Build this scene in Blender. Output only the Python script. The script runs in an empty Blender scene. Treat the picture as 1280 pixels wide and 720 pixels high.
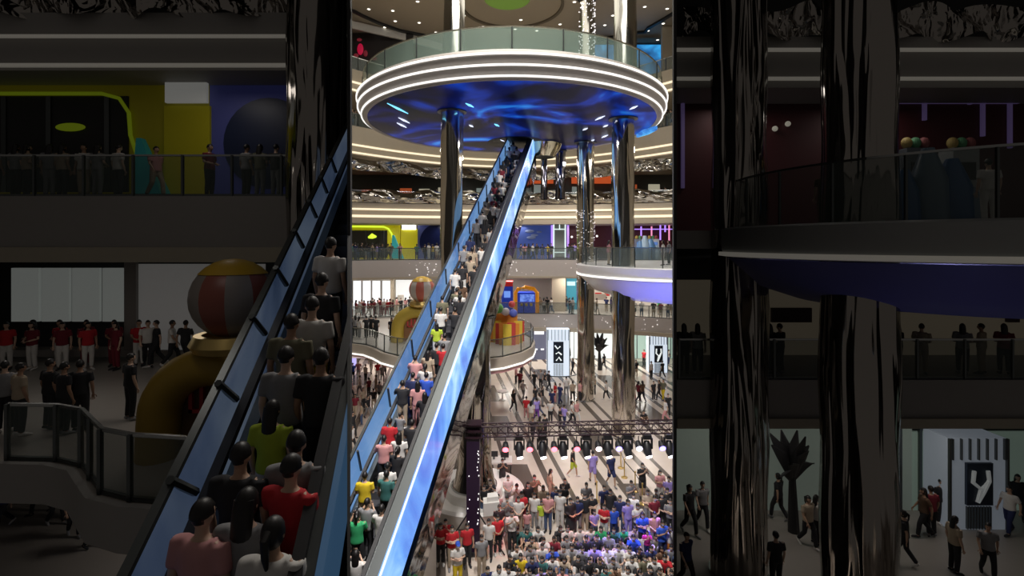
import bpy, bmesh, math, random
from mathutils import Vector, Matrix

S = bpy.context.scene
COL = S.collection
CZ = 12.7           # camera height above the ground floor
F = 620.0           # focal length in pixels of the 1280x720 frame
HY = 305.0          # row of the horizon
PI = math.pi

# ------------------------------------------------------------------ camera, world, exposure, large lamps
cam = bpy.data.cameras.new('camera'); cam_o = bpy.data.objects.new('camera', cam); COL.objects.link(cam_o)
cam_o.location = (0, 0, CZ); cam_o.rotation_euler = (PI / 2, 0, 0)
cam.sensor_width = 36; cam.lens = F / 1280 * 36; cam.shift_y = -(360 - HY) / 1280.0
cam.clip_end = 300
S.camera = cam_o
w = bpy.data.worlds.new('world'); S.world = w; w.use_nodes = True
w.node_tree.nodes['Background'].inputs[0].default_value = (0.9, 0.82, 0.75, 1)
w.node_tree.nodes['Background'].inputs[1].default_value = 0.05
S.view_settings.view_transform = 'Standard'; S.view_settings.look = 'None'
S.view_settings.exposure = 0.0; S.view_settings.gamma = 1.0; S.view_settings.use_curve_mapping = False

def area(name, loc, size, power, col=(1, .93, .84), rot=(0, 0, 0), sy=None):
    l = bpy.data.lights.new(name, 'AREA'); l.energy = power; l.color = col; l.size = size
    if sy: l.shape = 'RECTANGLE'; l.size_y = sy
    o = bpy.data.objects.new(name, l); o.location = loc; o.rotation_euler = rot; COL.objects.link(o); return o
def spot(name, loc, target, power, col, angle=40, rad=.1, blend=.5):
    l = bpy.data.lights.new(name, 'SPOT'); l.energy = power; l.color = col; l.spot_size = math.radians(angle)
    l.spot_blend = blend; l.shadow_soft_size = rad
    o = bpy.data.objects.new(name, l); o.location = loc
    o.rotation_euler = (Vector(target) - Vector(loc)).to_track_quat('-Z', 'Y').to_euler(); COL.objects.link(o); return o

area('atrium_lamp', (0, 21, 32.3), 16, 5000, (1, .94, .86), (math.radians(8), 0, 0), 12)
area('platform_lamp', (0, 35, 32.6), 12, 900, (1, .92, .8))
spot('crowd_fill', (0, 9.3, 22), (1.2, 21, 0), 15500, (1, .95, .92), 84, .6, .5)  # added unseen fill from the camera side to brighten crowd faces
for i, (x, y) in enumerate(((-8, 38), (-1, 43), (6, 44), (11, 38), (2.5, 31), (9.5, 29))):
    area('hall_lamp', (x, y, 20.0 if i < 5 else 8.4), 2.0, 520 if i < 5 else 250, (1, .93, .87))
LV = {2: (5.55, 4.0, 50.5, .0155), 3: (11.1, 9.4, 49.0, .012), 4: (16.6, 14.7, 50.0, .0125),
      5: (22.7, 20.3, 50.0, .043), 6: (27.5, 25.6, 50.0, .043)}
def fy(l, x):
    return max(LV[l][2] - LV[l][3] * x * x, 39.5)
SOFFIT_W = {1: 240, 2: 200, 3: 60, 4: 20, 5: 30, 6: 20}
for l in range(1, 6):
    z = LV[l + 1][1] - .12
    for x in (-13, -6.5, 0, 6.5, 13):
        area('soffit_lamp', (x, fy(l + 1, x) + 3.0, z), 3.0, SOFFIT_W[l], (1, .93, .85), sy=.8)
# dim fill lamps added for the two made-up side wings
for x, y, z, p in ((-9, 14.6, 17.7, 10), (-12, 12.5, 11.9, 14), (-8, 12.5, 11.9, 14), (-9.5, 17, 7.6, 45), (-6, 6.5, 15.5, 12),
                   (8, 17.3, 17.7, 16), (13, 17.3, 17.7, 16), (9, 17, 12.4, 42), (15, 17, 12.4, 42), (8, 16.5, 6.9, 24), (14, 16.5, 6.9, 24)):
    area('wing_fill', (x, y, z), 1.2, p, (1, .92, .84))

# ------------------------------------------------------------------ materials
MATS = {}
def pr(m):
    return m.node_tree.nodes['Principled BSDF']
def mat(name, col, rough=.6, metal=0, emit=None, es=1.0, noise=0.0, scale=5.0, spec=.5):
    if name in MATS: return MATS[name]
    m = bpy.data.materials.new(name); m.use_nodes = True; p = pr(m); nt = m.node_tree
    c = (*col, 1)
    p.inputs['Base Color'].default_value = c; p.inputs['Roughness'].default_value = rough
    p.inputs['Metallic'].default_value = metal; p.inputs['Specular IOR Level'].default_value = spec
    if emit is not None:
        p.inputs['Emission Color'].default_value = (*emit, 1); p.inputs['Emission Strength'].default_value = es
    n = nt.nodes.new('ShaderNodeTexNoise'); n.inputs['Scale'].default_value = scale
    tc = nt.nodes.new('ShaderNodeTexCoord'); nt.links.new(tc.outputs['Object'], n.inputs['Vector'])
    mx = nt.nodes.new('ShaderNodeMix'); mx.data_type = 'RGBA'
    k = 1 - (noise or .06)
    mx.inputs[6].default_value = c; mx.inputs[7].default_value = (col[0] * k, col[1] * k, col[2] * k, 1)
    nt.links.new(n.outputs['Fac'], mx.inputs[0]); nt.links.new(mx.outputs[2], p.inputs['Base Color'])
    MATS[name] = m
    return m
def emat(name, col, s=1.0):
    return mat(name, (col[0] * .5, col[1] * .5, col[2] * .5), .5, 0, col, s)
def glass(name, tint, opac=.25, rough=.05):
    if name in MATS: return MATS[name]
    m = bpy.data.materials.new(name); m.use_nodes = True; nt = m.node_tree; p = pr(m); out = nt.nodes['Material Output']
    p.inputs['Base Color'].default_value = (*tint, 1); p.inputs['Roughness'].default_value = rough
    t = nt.nodes.new('ShaderNodeBsdfTransparent'); t.inputs[0].default_value = (.8 + .2 * tint[0], .8 + .2 * tint[1], .8 + .2 * tint[2], 1)
    mx = nt.nodes.new('ShaderNodeMixShader'); mx.inputs[0].default_value = opac
    nt.links.new(t.outputs[0], mx.inputs[1]); nt.links.new(p.outputs[0], mx.inputs[2]); nt.links.new(mx.outputs[0], out.inputs[0])
    MATS[name] = m; return m
def mirror(name, col, sc, strength, dist=.25, rough=.06, vec=(1, 1, .12)):
    """polished crumpled metal"""
    if name in MATS: return MATS[name]
    m = bpy.data.materials.new(name); m.use_nodes = True; nt = m.node_tree; p = pr(m)
    p.inputs['Base Color'].default_value = (*col, 1); p.inputs['Metallic'].default_value = 1; p.inputs['Roughness'].default_value = rough
    tc = nt.nodes.new('ShaderNodeTexCoord'); mp = nt.nodes.new('ShaderNodeMapping'); mp.inputs['Scale'].default_value = vec
    n = nt.nodes.new('ShaderNodeTexNoise'); n.inputs['Scale'].default_value = sc; n.inputs['Detail'].default_value = 1.5
    n.inputs['Distortion'].default_value = .8
    b = nt.nodes.new('ShaderNodeBump'); b.inputs['Strength'].default_value = strength; b.inputs['Distance'].default_value = dist
    L = nt.links.new
    L(tc.outputs['Object'], mp.inputs[0]); L(mp.outputs[0], n.inputs['Vector']); L(n.outputs['Fac'], b.inputs['Height']); L(b.outputs[0], p.inputs['Normal'])
    MATS[name] = m; return m
def screen(name, stops, sc, s, vec=(1, 1, 1), det=4.0, rough=.2, base=(.02, .03, .08), metal=0, dist=1.0):
    """a noise picture that the surface itself emits: video walls and painted glows"""
    if name in MATS: return MATS[name]
    m = bpy.data.materials.new(name); m.use_nodes = True; nt = m.node_tree; p = pr(m); L = nt.links.new
    p.inputs['Base Color'].default_value = (*base, 1); p.inputs['Roughness'].default_value = rough; p.inputs['Metallic'].default_value = metal
    tc = nt.nodes.new('ShaderNodeTexCoord'); mp = nt.nodes.new('ShaderNodeMapping'); mp.inputs['Scale'].default_value = vec
    n = nt.nodes.new('ShaderNodeTexNoise'); n.inputs['Scale'].default_value = sc; n.inputs['Detail'].default_value = det; n.inputs['Distortion'].default_value = dist
    r = nt.nodes.new('ShaderNodeValToRGB'); e = r.color_ramp.elements
    while len(e) < len(stops): e.new(.5)
    for k, (q, c) in enumerate(stops): e[k].position = q; e[k].color = (*c, 1)
    L(tc.outputs['Object'], mp.inputs[0]); L(mp.outputs[0], n.inputs['Vector']); L(n.outputs['Fac'], r.inputs[0]); L(r.outputs[0], p.inputs['Emission Color'])
    p.inputs['Emission Strength'].default_value = s
    MATS[name] = m; return m
def stripe_floor():
    m = bpy.data.materials.new('striped_stone'); m.use_nodes = True; nt = m.node_tree; p = pr(m); L = nt.links.new
    tc = nt.nodes.new('ShaderNodeTexCoord'); sp = nt.nodes.new('ShaderNodeSeparateXYZ'); L(tc.outputs['Object'], sp.inputs[0])
    def M(op, a, b=None):
        n = nt.nodes.new('ShaderNodeMath'); n.operation = op
        for i, v in enumerate((a, b)):
            if v is None: continue
            if isinstance(v, (int, float)): n.inputs[i].default_value = v
            else: L(v, n.inputs[i])
        return n.outputs[0]
    u = M('ADD', sp.outputs[0], M('MULTIPLY', sp.outputs[1], .153))
    k = M('MULTIPLY', M('FLOORED_MODULO', u, 2.9), 1 / 2.9) if False else M('DIVIDE', M('FLOORED_MODULO', u, 2.9), 2.9)
    s1 = M('LESS_THAN', k, .13)
    s2 = M('LESS_THAN', M('ABSOLUTE', M('SUBTRACT', k, .38)), .045)
    s = M('MAXIMUM', s1, s2)
    # broad dark slabs between some of the stripes
    k2 = M('FLOORED_MODULO', u, 5.8)
    blk = M('MULTIPLY', M('LESS_THAN', M('ABSOLUTE', M('SUBTRACT', k2, 4.5)), .75), M('LESS_THAN', M('FLOORED_MODULO', M('ADD', sp.outputs[1], M('MULTIPLY', M('FLOOR', M('DIVIDE', u, 5.8)), 2.3)), 8.0), 4.6))
    s = M('MAXIMUM', s, blk)
    n = nt.nodes.new('ShaderNodeTexNoise'); n.inputs['Scale'].default_value = 1.5; L(tc.outputs['Object'], n.inputs['Vector'])
    a = nt.nodes.new('ShaderNodeMix'); a.data_type = 'RGBA'; a.inputs[6].default_value = (.68, .60, .51, 1); a.inputs[7].default_value = (.56, .48, .41, 1); L(n.outputs[0], a.inputs[0])
    b = nt.nodes.new('ShaderNodeMix'); b.data_type = 'RGBA'; b.inputs[7].default_value = (.11, .09, .075, 1); L(s, b.inputs[0]); L(a.outputs[2], b.inputs[6])
    L(b.outputs[2], p.inputs['Base Color']); p.inputs['Roughness'].default_value = .22
    return m

M_floor = stripe_floor()
M_tile = mat('pale_tile', (.6, .56, .5), .3)
M_cream = mat('cream_plaster', (.44, .38, .29), .6)
M_ceil = mat('ceiling_plaster', (.46, .39, .30), .7)
M_fascia = mat('pale_fascia', (.50, .46, .43), .45)
M_white = mat('white_lacquer', (.78, .76, .72), .3)
M_dark = mat('dark_interior', (.035, .03, .03), .6)
M_black = mat('black_metal', (.02, .02, .022), .4)
M_steel = mat('brushed_steel', (.45, .46, .45), .25, 1)
M_dsteel = mat('dark_steel', (.12, .13, .13), .3, .8)
M_strip = emat('warm_strip', (1, .86, .62), .95)
M_strip2 = emat('white_strip', (1, .97, .93), 1.1)
M_dimstrip = emat('dim_strip', (1, .93, .8), .07)
M_glass = glass('green_glass', (.45, .6, .53), .3)
M_gl2 = glass('clear_glass', (.3, .36, .34), .16)
M_gldim = glass('dim_glass', (.2, .25, .23), .15)
M_col = mirror('column_mirror', (.62, .59, .53), 1.1, .35, .4, .1, (1, 1, .1))
M_colu = mirror('upper_column_mirror', (.42, .42, .39), 1.1, .4, .4, .2, (1, 1, .1))
M_crump = mirror('crumpled_mirror', (.4, .38, .34), .9, .7, .5, .1, (.5, 1, 1.4))
M_truss_m = mirror('cladding_mirror', (.22, .21, .20), .6, .3, .4, .08, (1, .5, 1))
M_led = screen('led_panel', [(.3, (.06, .16, .75)), (.48, (.16, .42, .98)), (.6, (.42, .74, 1)), (.75, (.85, .95, 1))], .55, 1.0, (1, .6, .6))
M_led_in = screen('led_inner', [(.25, (.05, .12, .38)), (.5, (.15, .32, .62)), (.7, (.38, .55, .8))], .3, .75, (1, .5, .5))
M_ledw = screen('led_added_wing', [(.3, (.005, .012, .03)), (.5, (.03, .044, .075)), (.72, (.07, .09, .12))], .6, .8, (1, .5, .5))
M_under = screen('blue_soffit_glow', [(.42, (.001, .0015, .01)), (.52, (.002, .007, .09)), (.62, (.004, .04, .4)), (.74, (.03, .3, .9))], .15, .85, (1, 1, 1), 3.0, .3, (.004, .005, .02), 0, 1.6)  # blue screen reflections on the glossy underside, painted as glow
pr(M_under).inputs['Specular IOR Level'].default_value = .12
M_gold = mat('gold_metal', (.75, .55, .2), .3, .8)

# ------------------------------------------------------------------ mesh builder
class MB:
    def __init__(s): s.v = []; s.f = []; s.m = []; s.mi = 0
    def add(s, vs, fs):
        o = len(s.v); s.v += [tuple(v) for v in vs]
        for f in fs: s.f.append([o + i for i in f]); s.m.append(s.mi)
        return s
    def box(s, x0, x1, y0, y1, z0, z1):
        vs = [(x0, y0, z0), (x1, y0, z0), (x1, y1, z0), (x0, y1, z0), (x0, y0, z1), (x1, y0, z1), (x1, y1, z1), (x0, y1, z1)]
        return s.add(vs, [(0, 3, 2, 1), (4, 5, 6, 7), (0, 1, 5, 4), (1, 2, 6, 5), (2, 3, 7, 6), (3, 0, 4, 7)])
    def prism(s, poly, z0, z1):
        n = len(poly); vs = [(p[0], p[1], z0) for p in poly] + [(p[0], p[1], z1) for p in poly]
        return s.add(vs, [tuple(range(n - 1, -1, -1)), tuple(range(n, 2 * n))] + [(i, (i + 1) % n, n + (i + 1) % n, n + i) for i in range(n)])
    def bar(s, a, b, r, n=6):
        return s.loft([a, b], [(r, r)] * 2, n)
    def loft(s, pts, rad, n=10, side=None):
        pts = [Vector(p) for p in pts]; vs = []; k = len(pts)
        for i, p in enumerate(pts):
            t = (pts[min(i + 1, k - 1)] - pts[max(i - 1, 0)]).normalized()
            q = Vector(side) if side else Vector((1, 0, 0))
            if abs(t.dot(q)) > .9: q = Vector((0, 0, 1)) if abs(t.z) < .9 else Vector((0, 1, 0))
            a = (q - t * q.dot(t)).normalized(); b = t.cross(a)
            ra, rb = rad[i] if isinstance(rad[i], tuple) else (rad[i], rad[i])
            for j in range(n):
                c = 2 * PI * j / n
                vs.append(p + a * (ra * math.cos(c)) + b * (rb * math.sin(c)))
        fs = []
        for i in range(k - 1):
            for j in range(n):
                j2 = (j + 1) % n
                fs.append((i * n + j, i * n + j2, (i + 1) * n + j2, (i + 1) * n + j))
        fs.append(tuple(range(n - 1, -1, -1))); fs.append(tuple((k - 1) * n + j for j in range(n)))
        return s.add(vs, fs)
    def lathe(s, c, prof, n=48, a0=0, a1=2 * PI, wob=None):
        full = abs(a1 - a0 - 2 * PI) < 1e-6; m = n if full else n + 1; vs = []
        for i in range(m):
            a = a0 + (a1 - a0) * i / n
            for r, z in prof:
                rr = r * (wob(a, z) if wob else 1)
                vs.append((c[0] + rr * math.cos(a), c[1] + rr * math.sin(a), c[2] + z))
        k = len(prof); fs = []
        for i in range(n):
            i2 = (i + 1) % m
            for j in range(k - 1): fs.append((i * k + j, i2 * k + j, i2 * k + j + 1, i * k + j + 1))
        return s.add(vs, fs)
    def ball(s, c, r, n=14, k=10):
        prof = [(r[0] * math.sin(PI * j / k), -math.cos(PI * j / k)) for j in range(k + 1)]
        vs = []; fs = []
        for i in range(n):
            a = 2 * PI * i / n
            for j in range(k + 1):
                t = PI * j / k
                vs.append((c[0] + r[0] * math.sin(t) * math.cos(a), c[1] + r[1] * math.sin(t) * math.sin(a), c[2] - r[2] * math.cos(t)))
        for i in range(n):
            i2 = (i + 1) % n
            for j in range(k): fs.append((i * (k + 1) + j, i2 * (k + 1) + j, i2 * (k + 1) + j + 1, i * (k + 1) + j + 1))
        return s.add(vs, fs)
    def path_wall(s, pts, z0, z1, th):
        """an upright band of thickness th along a plan polyline"""
        n = len(pts); P = [Vector((p[0], p[1])) for p in pts]; o = []
        for i in range(n):
            t = (P[min(i + 1, n - 1)] - P[max(i - 1, 0)]).normalized(); nn = Vector((-t.y, t.x))
            o.append(P[i] + nn * th)
        dz = [p[2] if len(p) > 2 else 0 for p in pts]
        vs = []
        for i in range(n):
            vs += [(P[i].x, P[i].y, z0 + dz[i]), (o[i].x, o[i].y, z0 + dz[i]), (o[i].x, o[i].y, z1 + dz[i]), (P[i].x, P[i].y, z1 + dz[i])]
        fs = [(0, 1, 2, 3), (4 * n - 4, 4 * n - 1, 4 * n - 2, 4 * n - 3)]
        for i in range(n - 1):
            a = 4 * i
            for j in range(4): fs.append((a + j, a + 4 + j, a + 4 + (j + 1) % 4, a + (j + 1) % 4))
        return s.add(vs, fs)
    def mesh(s, name, mats=(), smooth=False):
        me = bpy.data.meshes.new(name); me.from_pydata(s.v, [], s.f)
        for m in mats: me.materials.append(m)
        if len(mats) > 1: me.polygons.foreach_set('material_index', s.m)
        bm = bmesh.new(); bm.from_mesh(me)
        bmesh.ops.remove_doubles(bm, verts=bm.verts, dist=1e-5)
        bmesh.ops.delete(bm, geom=[v for v in bm.verts if not v.link_faces], context='VERTS')
        bmesh.ops.recalc_face_normals(bm, faces=bm.faces); bm.to_mesh(me); bm.free()
        if smooth:
            me.polygons.foreach_set('use_smooth', [True] * len(me.polygons))
            me.set_sharp_from_angle(angle=math.radians(50))
        return me
    def build(s, name, m, parent=None, smooth=False):
        mats = m if isinstance(m, (list, tuple)) else [m]
        o = bpy.data.objects.new(name, s.mesh(name, mats, smooth)); COL.objects.link(o)
        if parent is not None:
            o.parent = parent; o.matrix_parent_inverse = Matrix.Translation(parent.location).inverted()
        return o

def tag(o, label=None, cat=None, group=None, kind=None):
    if label: o['label'] = label
    if cat: o['category'] = cat
    if group: o['group'] = group
    if kind: o['kind'] = kind
    return o
def thing(name, label, cat, loc=(0, 0, 0), group=None):
    o = bpy.data.objects.new(name, None); o.location = loc; o.empty_display_size = .2; COL.objects.link(o)
    return tag(o, label, cat, group)
def struct(name, mb, m, smooth=False, parent=None):
    o = mb.build(name, m, parent, smooth); o['kind'] = 'structure'; return o
def X(px, Y): return (px - 640) * Y / F
def Z(py, Y): return CZ + (HY - py) * Y / F
def on(px, py, z):          # point on the level plane z seen at pixel px, py
    Y = (z - CZ) * F / (HY - py); return X(px, Y), Y
def clip(o, side):
    """cut an added wing object at the sight line its end wall follows"""
    me = o.data; bm = bmesh.new(); bm.from_mesh(me)
    mw = Matrix.Translation(o.parent.location).inverted() if False else Matrix.Identity(4)
    n = Vector((1, .3262, 0)) if side < 0 else Vector((-1, .3262, 0))
    bmesh.ops.bisect_plane(bm, geom=bm.verts[:] + bm.edges[:] + bm.faces[:], plane_co=(0, 0, 0), plane_no=n, clear_outer=True)
    bm.to_mesh(me); bm.free(); return o
tn = [0]
def trim(mb, m, smooth=False, parent=None):
    tn[0] += 1; return struct('trim_%d' % tn[0], mb, m, smooth, parent)

# ------------------------------------------------------------------ large structure: ground, far galleries, ceiling
struct('floor', MB().box(-24, 24, 1, 62, -.3, 0), M_floor)
XS = [-18 + i * 1.2 for i in range(31)]
def curve(l, off=0, xs=XS): return [(x, fy(l, x) + off) for x in xs]
WN = {2: 'first', 3: 'second', 4: 'third', 5: 'fourth', 6: 'fifth'}
def rail(name_label, pts, z, h=1.15, gl=M_gl2, group=None, step=1, dense=True):
    t = thing('glass_railing', name_label, 'railing', (pts[0][0], pts[0][1], z), group)
    MB().path_wall(pts, z + .06, z + h - .03, .03).build('glass_panel', gl, t)
    MB().path_wall(pts, z, z + .07, .07).build('base_channel', M_dsteel, t)
    MB().path_wall(pts, z + h - .04, z + h + .02, .06).build('handrail', M_steel, t)
    for i in range(0, len(pts), step):
        p = pts[i]; MB().box(p[0] - .03, p[0] + .03, p[1] - .03, p[1] + .05, z, z + h).build('post', M_dsteel, t)
    return t
for l in (2, 3, 4, 5, 6):
    zt, zb, Yc, k = LV[l]
    c = curve(l)
    struct('floor', MB().prism(c + [(18, 60), (-18, 60)], zb + .02, zt), M_cream if l > 3 else M_tile)
    trim(MB().path_wall(curve(l, -.12), zb, zt + .05, .1), M_fascia if l < 4 else M_cream, True)
    if l in (4, 5, 6):
        trim(MB().path_wall(curve(l, -.3), zb + (1.25 if l == 4 else .75), zb + (1.42 if l == 4 else .9), .2), M_strip)
        trim(MB().path_wall(curve(l, -.26), zb + .55 if l == 4 else zb + .1, zb + .78 if l == 4 else zb + .25, .15), M_strip)
    elif l == 3:
        trim(MB().path_wall(curve(l, -.3), zb - .05, zb + .14, .3), M_cream)
    else:
        trim(MB().path_wall(curve(l, -.4), zb - .1, zb + .25, .4), M_cream)
# back walls of each level
struct('wall_back', MB().box(-24, 24, 56, 56.4, 0, 34), mat('back_wall', (.36, .32, .28), .7))
struct('wall_left', MB().box(-24.2, -23.8, 20.5, 56.4, 0, 34), M_cream)
struct('wall_right', MB().box(23.8, 24.2, 20.5, 56.4, 0, 34), M_cream)
# ceiling
struct('ceiling', MB().box(-24, 24, 12, 56, 33, 33.3), M_ceil)
trim(MB().lathe((0, 42, 33), [(4.4, 0), (4.4, -.16), (4.15, -.16), (4.15, 0)], 64), mat('ring_groove', (.17, .14, .10), .6), True)
tag(MB().lathe((-.4, 41.0, 32.97), [(0, 0), (1.9, 0), (1.9, -.03), (0, -.03)], 40).build('ceiling_screen', emat('green_lamp', (.12, .2, .03), .7)), 'round green glowing disc set in the ceiling ring', 'lamp')
# dark curved tracks on the ceiling
def ctrack(pxs, nm):
    pts = [(X(px, (33 - CZ) * F / (HY - py)), (33 - CZ) * F / (HY - py)) for px, py in pxs]
    return tag(MB().path_wall(pts, 32.8, 32.99, .3).build('ceiling_track', M_black), nm, 'track')
ctrack([(438, 11), (443, 11.5), (455, 18), (475, 27), (500, 36), (532, 42.5)], 'long dark curved track on the beige ceiling over the round platform')
ctrack([(746, 48), (767, 44), (790, 39), (805, 38), (809, 33), (825, 24), (843, 13)], 'dark kinked track on the ceiling beyond the tall mirrored column')
dl = [(461, 11), (491, 13), (494, 26), (524, 28), (522, 1.5), (469, 36), (481, 33.5), (498.5, 45.5), (580, 19), (718, 2), (806, 8), (834, 10.5), (766, 19), (756, 31), (810, 38), (822, 49.5), (651, 24.5), (600, 33.5), (604, 33), (671, 38), (644, 36), (829, 29), (545, 40), (700, 30)]
M_dl = emat('downlight_lens', (1, .93, .8), 3.0)
NTH = 'first second third fourth fifth sixth seventh eighth ninth tenth eleventh twelfth thirteenth fourteenth fifteenth sixteenth seventeenth eighteenth nineteenth twentieth twenty-first twenty-second twenty-third twenty-fourth'.split()
dl.sort(key=lambda q: (q[0] - 620) ** 2 + (q[1] - 3) ** 2)
for i, (px, py) in enumerate(dl):
    x, y = on(px, py, 33)
    t = thing('downlight', 'small recessed ceiling downlight, %s in distance from the green glowing disc' % NTH[i], 'lamp', (x, y, 33), 'recessed ceiling downlights')
    MB().lathe((x, y, 33), [(.2, 0), (.2, -.04), (.14, -.05)], 16).build('trim_ring', M_white, t)
    MB().lathe((x, y, 33), [(.14, -.03), (0, -.03)], 16).build('lens', M_dl, t)

for l, hh in ((2, 1.15), (3, 1.15), (4, 1.2), (5, 1.1), (6, 1.1)):
    rail('glass railing along the %s gallery of the far side' % WN[l], curve(l, .02), LV[l][0] + .05, hh, step=2)
# crumpled mirror ribbon on the fourth tier
for l, z0, z1 in ((4, .05, 1.15),):
    random.seed(5); b = MB(); n = 90; vs = []
    for i in range(n + 1):
        x = -17.5 + 35 * i / n; y = fy(4, x) - .25
        for j in range(7):
            q = j / 6
            vs.append((x + .12 * math.sin(i * 1.7 + j), y - .35 * math.sin(q * PI) * (1 + .6 * math.sin(i * .9 + j * 1.3)), LV[4][0] + .15 + q * 1.15 * (1 + .18 * math.sin(i * .6)) - .05))
    fs = [(i * 7 + j, (i + 1) * 7 + j, (i + 1) * 7 + j + 1, i * 7 + j + 1) for i in range(n) for j in range(6)]
    tag(b.add(vs, fs).build('mirror_ribbon', M_crump, None, True), 'crumpled mirror ribbon wrapping the third gallery edge', 'ribbon')
b = MB(); vs = []; n = 80
for i in range(n + 1):
    x = -17 + 34 * i / n; y = fy(5, x) + .6
    for j in range(5):
        q = j / 4
        vs.append((x, y - .25 * math.sin(q * PI + i * .7), 19.2 + q * 1.0 + .1 * math.sin(i * .5)))
tag(b.add(vs, [(i * 5 + j, (i + 1) * 5 + j, (i + 1) * 5 + j + 1, i * 5 + j + 1) for i in range(n) for j in range(4)]).build('mirror_ribbon', M_crump, None, True), 'crumpled mirror valance hung under the fourth gallery', 'ribbon')
# twinkle lights on fascias
random.seed(11); b = MB()
for l, n in ((3, 90), (2, 60)):
    for i in range(n):
        x = random.uniform(-4, 17) if i % 3 else random.uniform(-10, -6)
        z = random.uniform(LV[l][1] + .3, LV[l][0] - .1); y = fy(l, x) - .16; r = random.uniform(.015, .04)
        b.box(x - r, x + r, y - .02, y, z - r, z + r)
tag(b.build('fairy_lights', emat('twinkle', (1, .95, .95), 1.5)), 'tiny twinkling lights scattered over the gallery fascias', 'lights', None, 'stuff')

# ------------------------------------------------------------------ shop fronts on the far side
def pb(px0, px1, py0, py1, Y, d=.2, b=None):        # a box whose front face fills a rectangle at depth Y
    b = b or MB(); return b.box(X(px0, Y), X(px1, Y), Y, Y + d, Z(py1, Y), Z(py0, Y))
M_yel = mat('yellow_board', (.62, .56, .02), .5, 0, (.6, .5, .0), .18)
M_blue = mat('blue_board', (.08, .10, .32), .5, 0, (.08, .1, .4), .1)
M_lime = emat('lime_neon', (.72, .95, .05), 1.0)
M_purple = emat('purple_neon', (.45, .25, 1), 1.2)
M_wlit = emat('white_lit', (.95, .97, 1), 1.0)
M_dred = mat('dark_red_board', (.07, .008, .012), .5)
Yb = 53.5
t = thing('shop_front', 'yellow shop front with a lime-edged dark window', 'shop', (X(480, Yb), Yb, 11.1))
pb(436, 500, 280, 330, Yb, .3).build('wall_panel', M_yel, t)
pb(501, 521.5, 286, 330, Yb - .3, .4).build('side_block', M_yel, t)
pb(438, 484, 288, 322, Yb - .08, .08).build('window_glass', mat('shop_glass', (.03, .03, .028), .1), t)
for px in (457.5, 480): pb(px - .7, px + .7, 288, 322, Yb - .16, .1).build('mullion', M_dsteel, t)
pts = [(X(a, Yb), Yb - .2, Z(c, Yb)) for a, c in ((436, 283), (480, 283.5), (486, 286), (490, 292), (492, 300), (495, 309), (500, 318), (504, 324))]
MB().loft(pts, [.09] * 8, 8).build('neon_edge', M_lime, t)
pb(502.5, 519.5, 279, 287, Yb - .55, .25).build('sign_box', emat('white_sign', (1, 1, .95), 2.5), t)
pts = [(X(a, Yb), Yb - .22, Z(c, Yb)) for a, c in ((461, 297), (466, 295), (471, 296))]
MB().loft(pts, [.1, .3, .1], 8).build('lit_emblem', M_lime, t)
t = thing('shop_front', 'dark blue shop front with a round dark arch', 'shop', (X(540, Yb), Yb, 11.1))
pb(522, 562, 279, 330, Yb).build('wall_panel', M_blue, t)
ad = MB().lathe((0, 0, 0), [(0, 0), (2.0, 0), (2.0, -.1), (0, -.1)], 40).build('arch_disc', mat('navy', (.01, .015, .07), .2), t)
o = ad; o.matrix_parent_inverse = Matrix.Identity(4); o.rotation_euler = (PI / 2, 0, 0); o.location = (X(548, Yb) - t.location.x, -.12, .6 + 1.2)
t = thing('shop_front', 'blue mural shop front beyond the escalator with small pale clouds', 'shop', (X(670, Yb), Yb, 11.1))
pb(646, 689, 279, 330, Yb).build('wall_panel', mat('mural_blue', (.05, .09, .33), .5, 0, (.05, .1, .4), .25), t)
for a, c, r in ((662, 289, .5), (668, 294, .4), (674, 290, .3), (664, 297, .5)):
    MB().ball((X(a, Yb), Yb - .03, Z(c, Yb)), (r, .04, r * .35)).build('cloud', mat('mural_cloud', (.25, .33, .6), .6), t)
t = thing('pylon', 'grey pier edged with white neon lines on the second gallery', 'pier', (X(700, 50), 51, 11.1))
pb(692, 707, 274, 321, 51.5, .8).build('panel', mat('grey_panel', (.25, .28, .27), .4), t)
for q in ((691.5, 693, 273, 322), (706, 707.5, 273, 322), (699, 700, 273, 287), (693, 706, 286, 287), (693, 706, 315, 316)):
    pb(*q, 51.4, .1).build('neon_line', emat('ice_neon', (.8, .95, .95), 1.0), t)
t = thing('shop_front', 'dark red arcade entrance framed by purple neon between the columns', 'shop', (X(740, Yb), Yb, 11.1))
pb(708, 766, 279, 330, Yb + 1.2).build('back_panel', M_dred, t)
for a in (689, 709, 733.5, 768): pb(a, a + 2.2, 279, 322, Yb - .2, .2).build('neon_post', M_purple, t)
for a, c in ((743, 297), (748, 295), (716, 296)): MB().ball((X(a, Yb), Yb + .9, Z(c, Yb)), (.12, .12, .12)).build('lamp_globe', M_strip2, t)
t = thing('shop_front', 'dark arcade hall hung with purple neon rods beside the tallest column', 'shop', (X(815, Yb), Yb, 11.1))
pb(788, 850, 279, 330, Yb + 1.2).build('back_panel', M_dred, t)
for a, d0, d1 in ((790, 279, 318), (801, 283, 295), (814, 283, 295), (825, 280, 300), (831, 277, 290), (836, 280, 306), (786, 292, 300)):
    pb(a, a + 1.4, d0, d1, Yb - .2, .15).build('neon_rod', M_purple if a % 2 else emat('pink_neon', (.9, .3, .5), 1), t)
pb(790, 845, 286, 287, Yb - .2, .15).build('neon_rod', M_purple, t)
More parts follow.
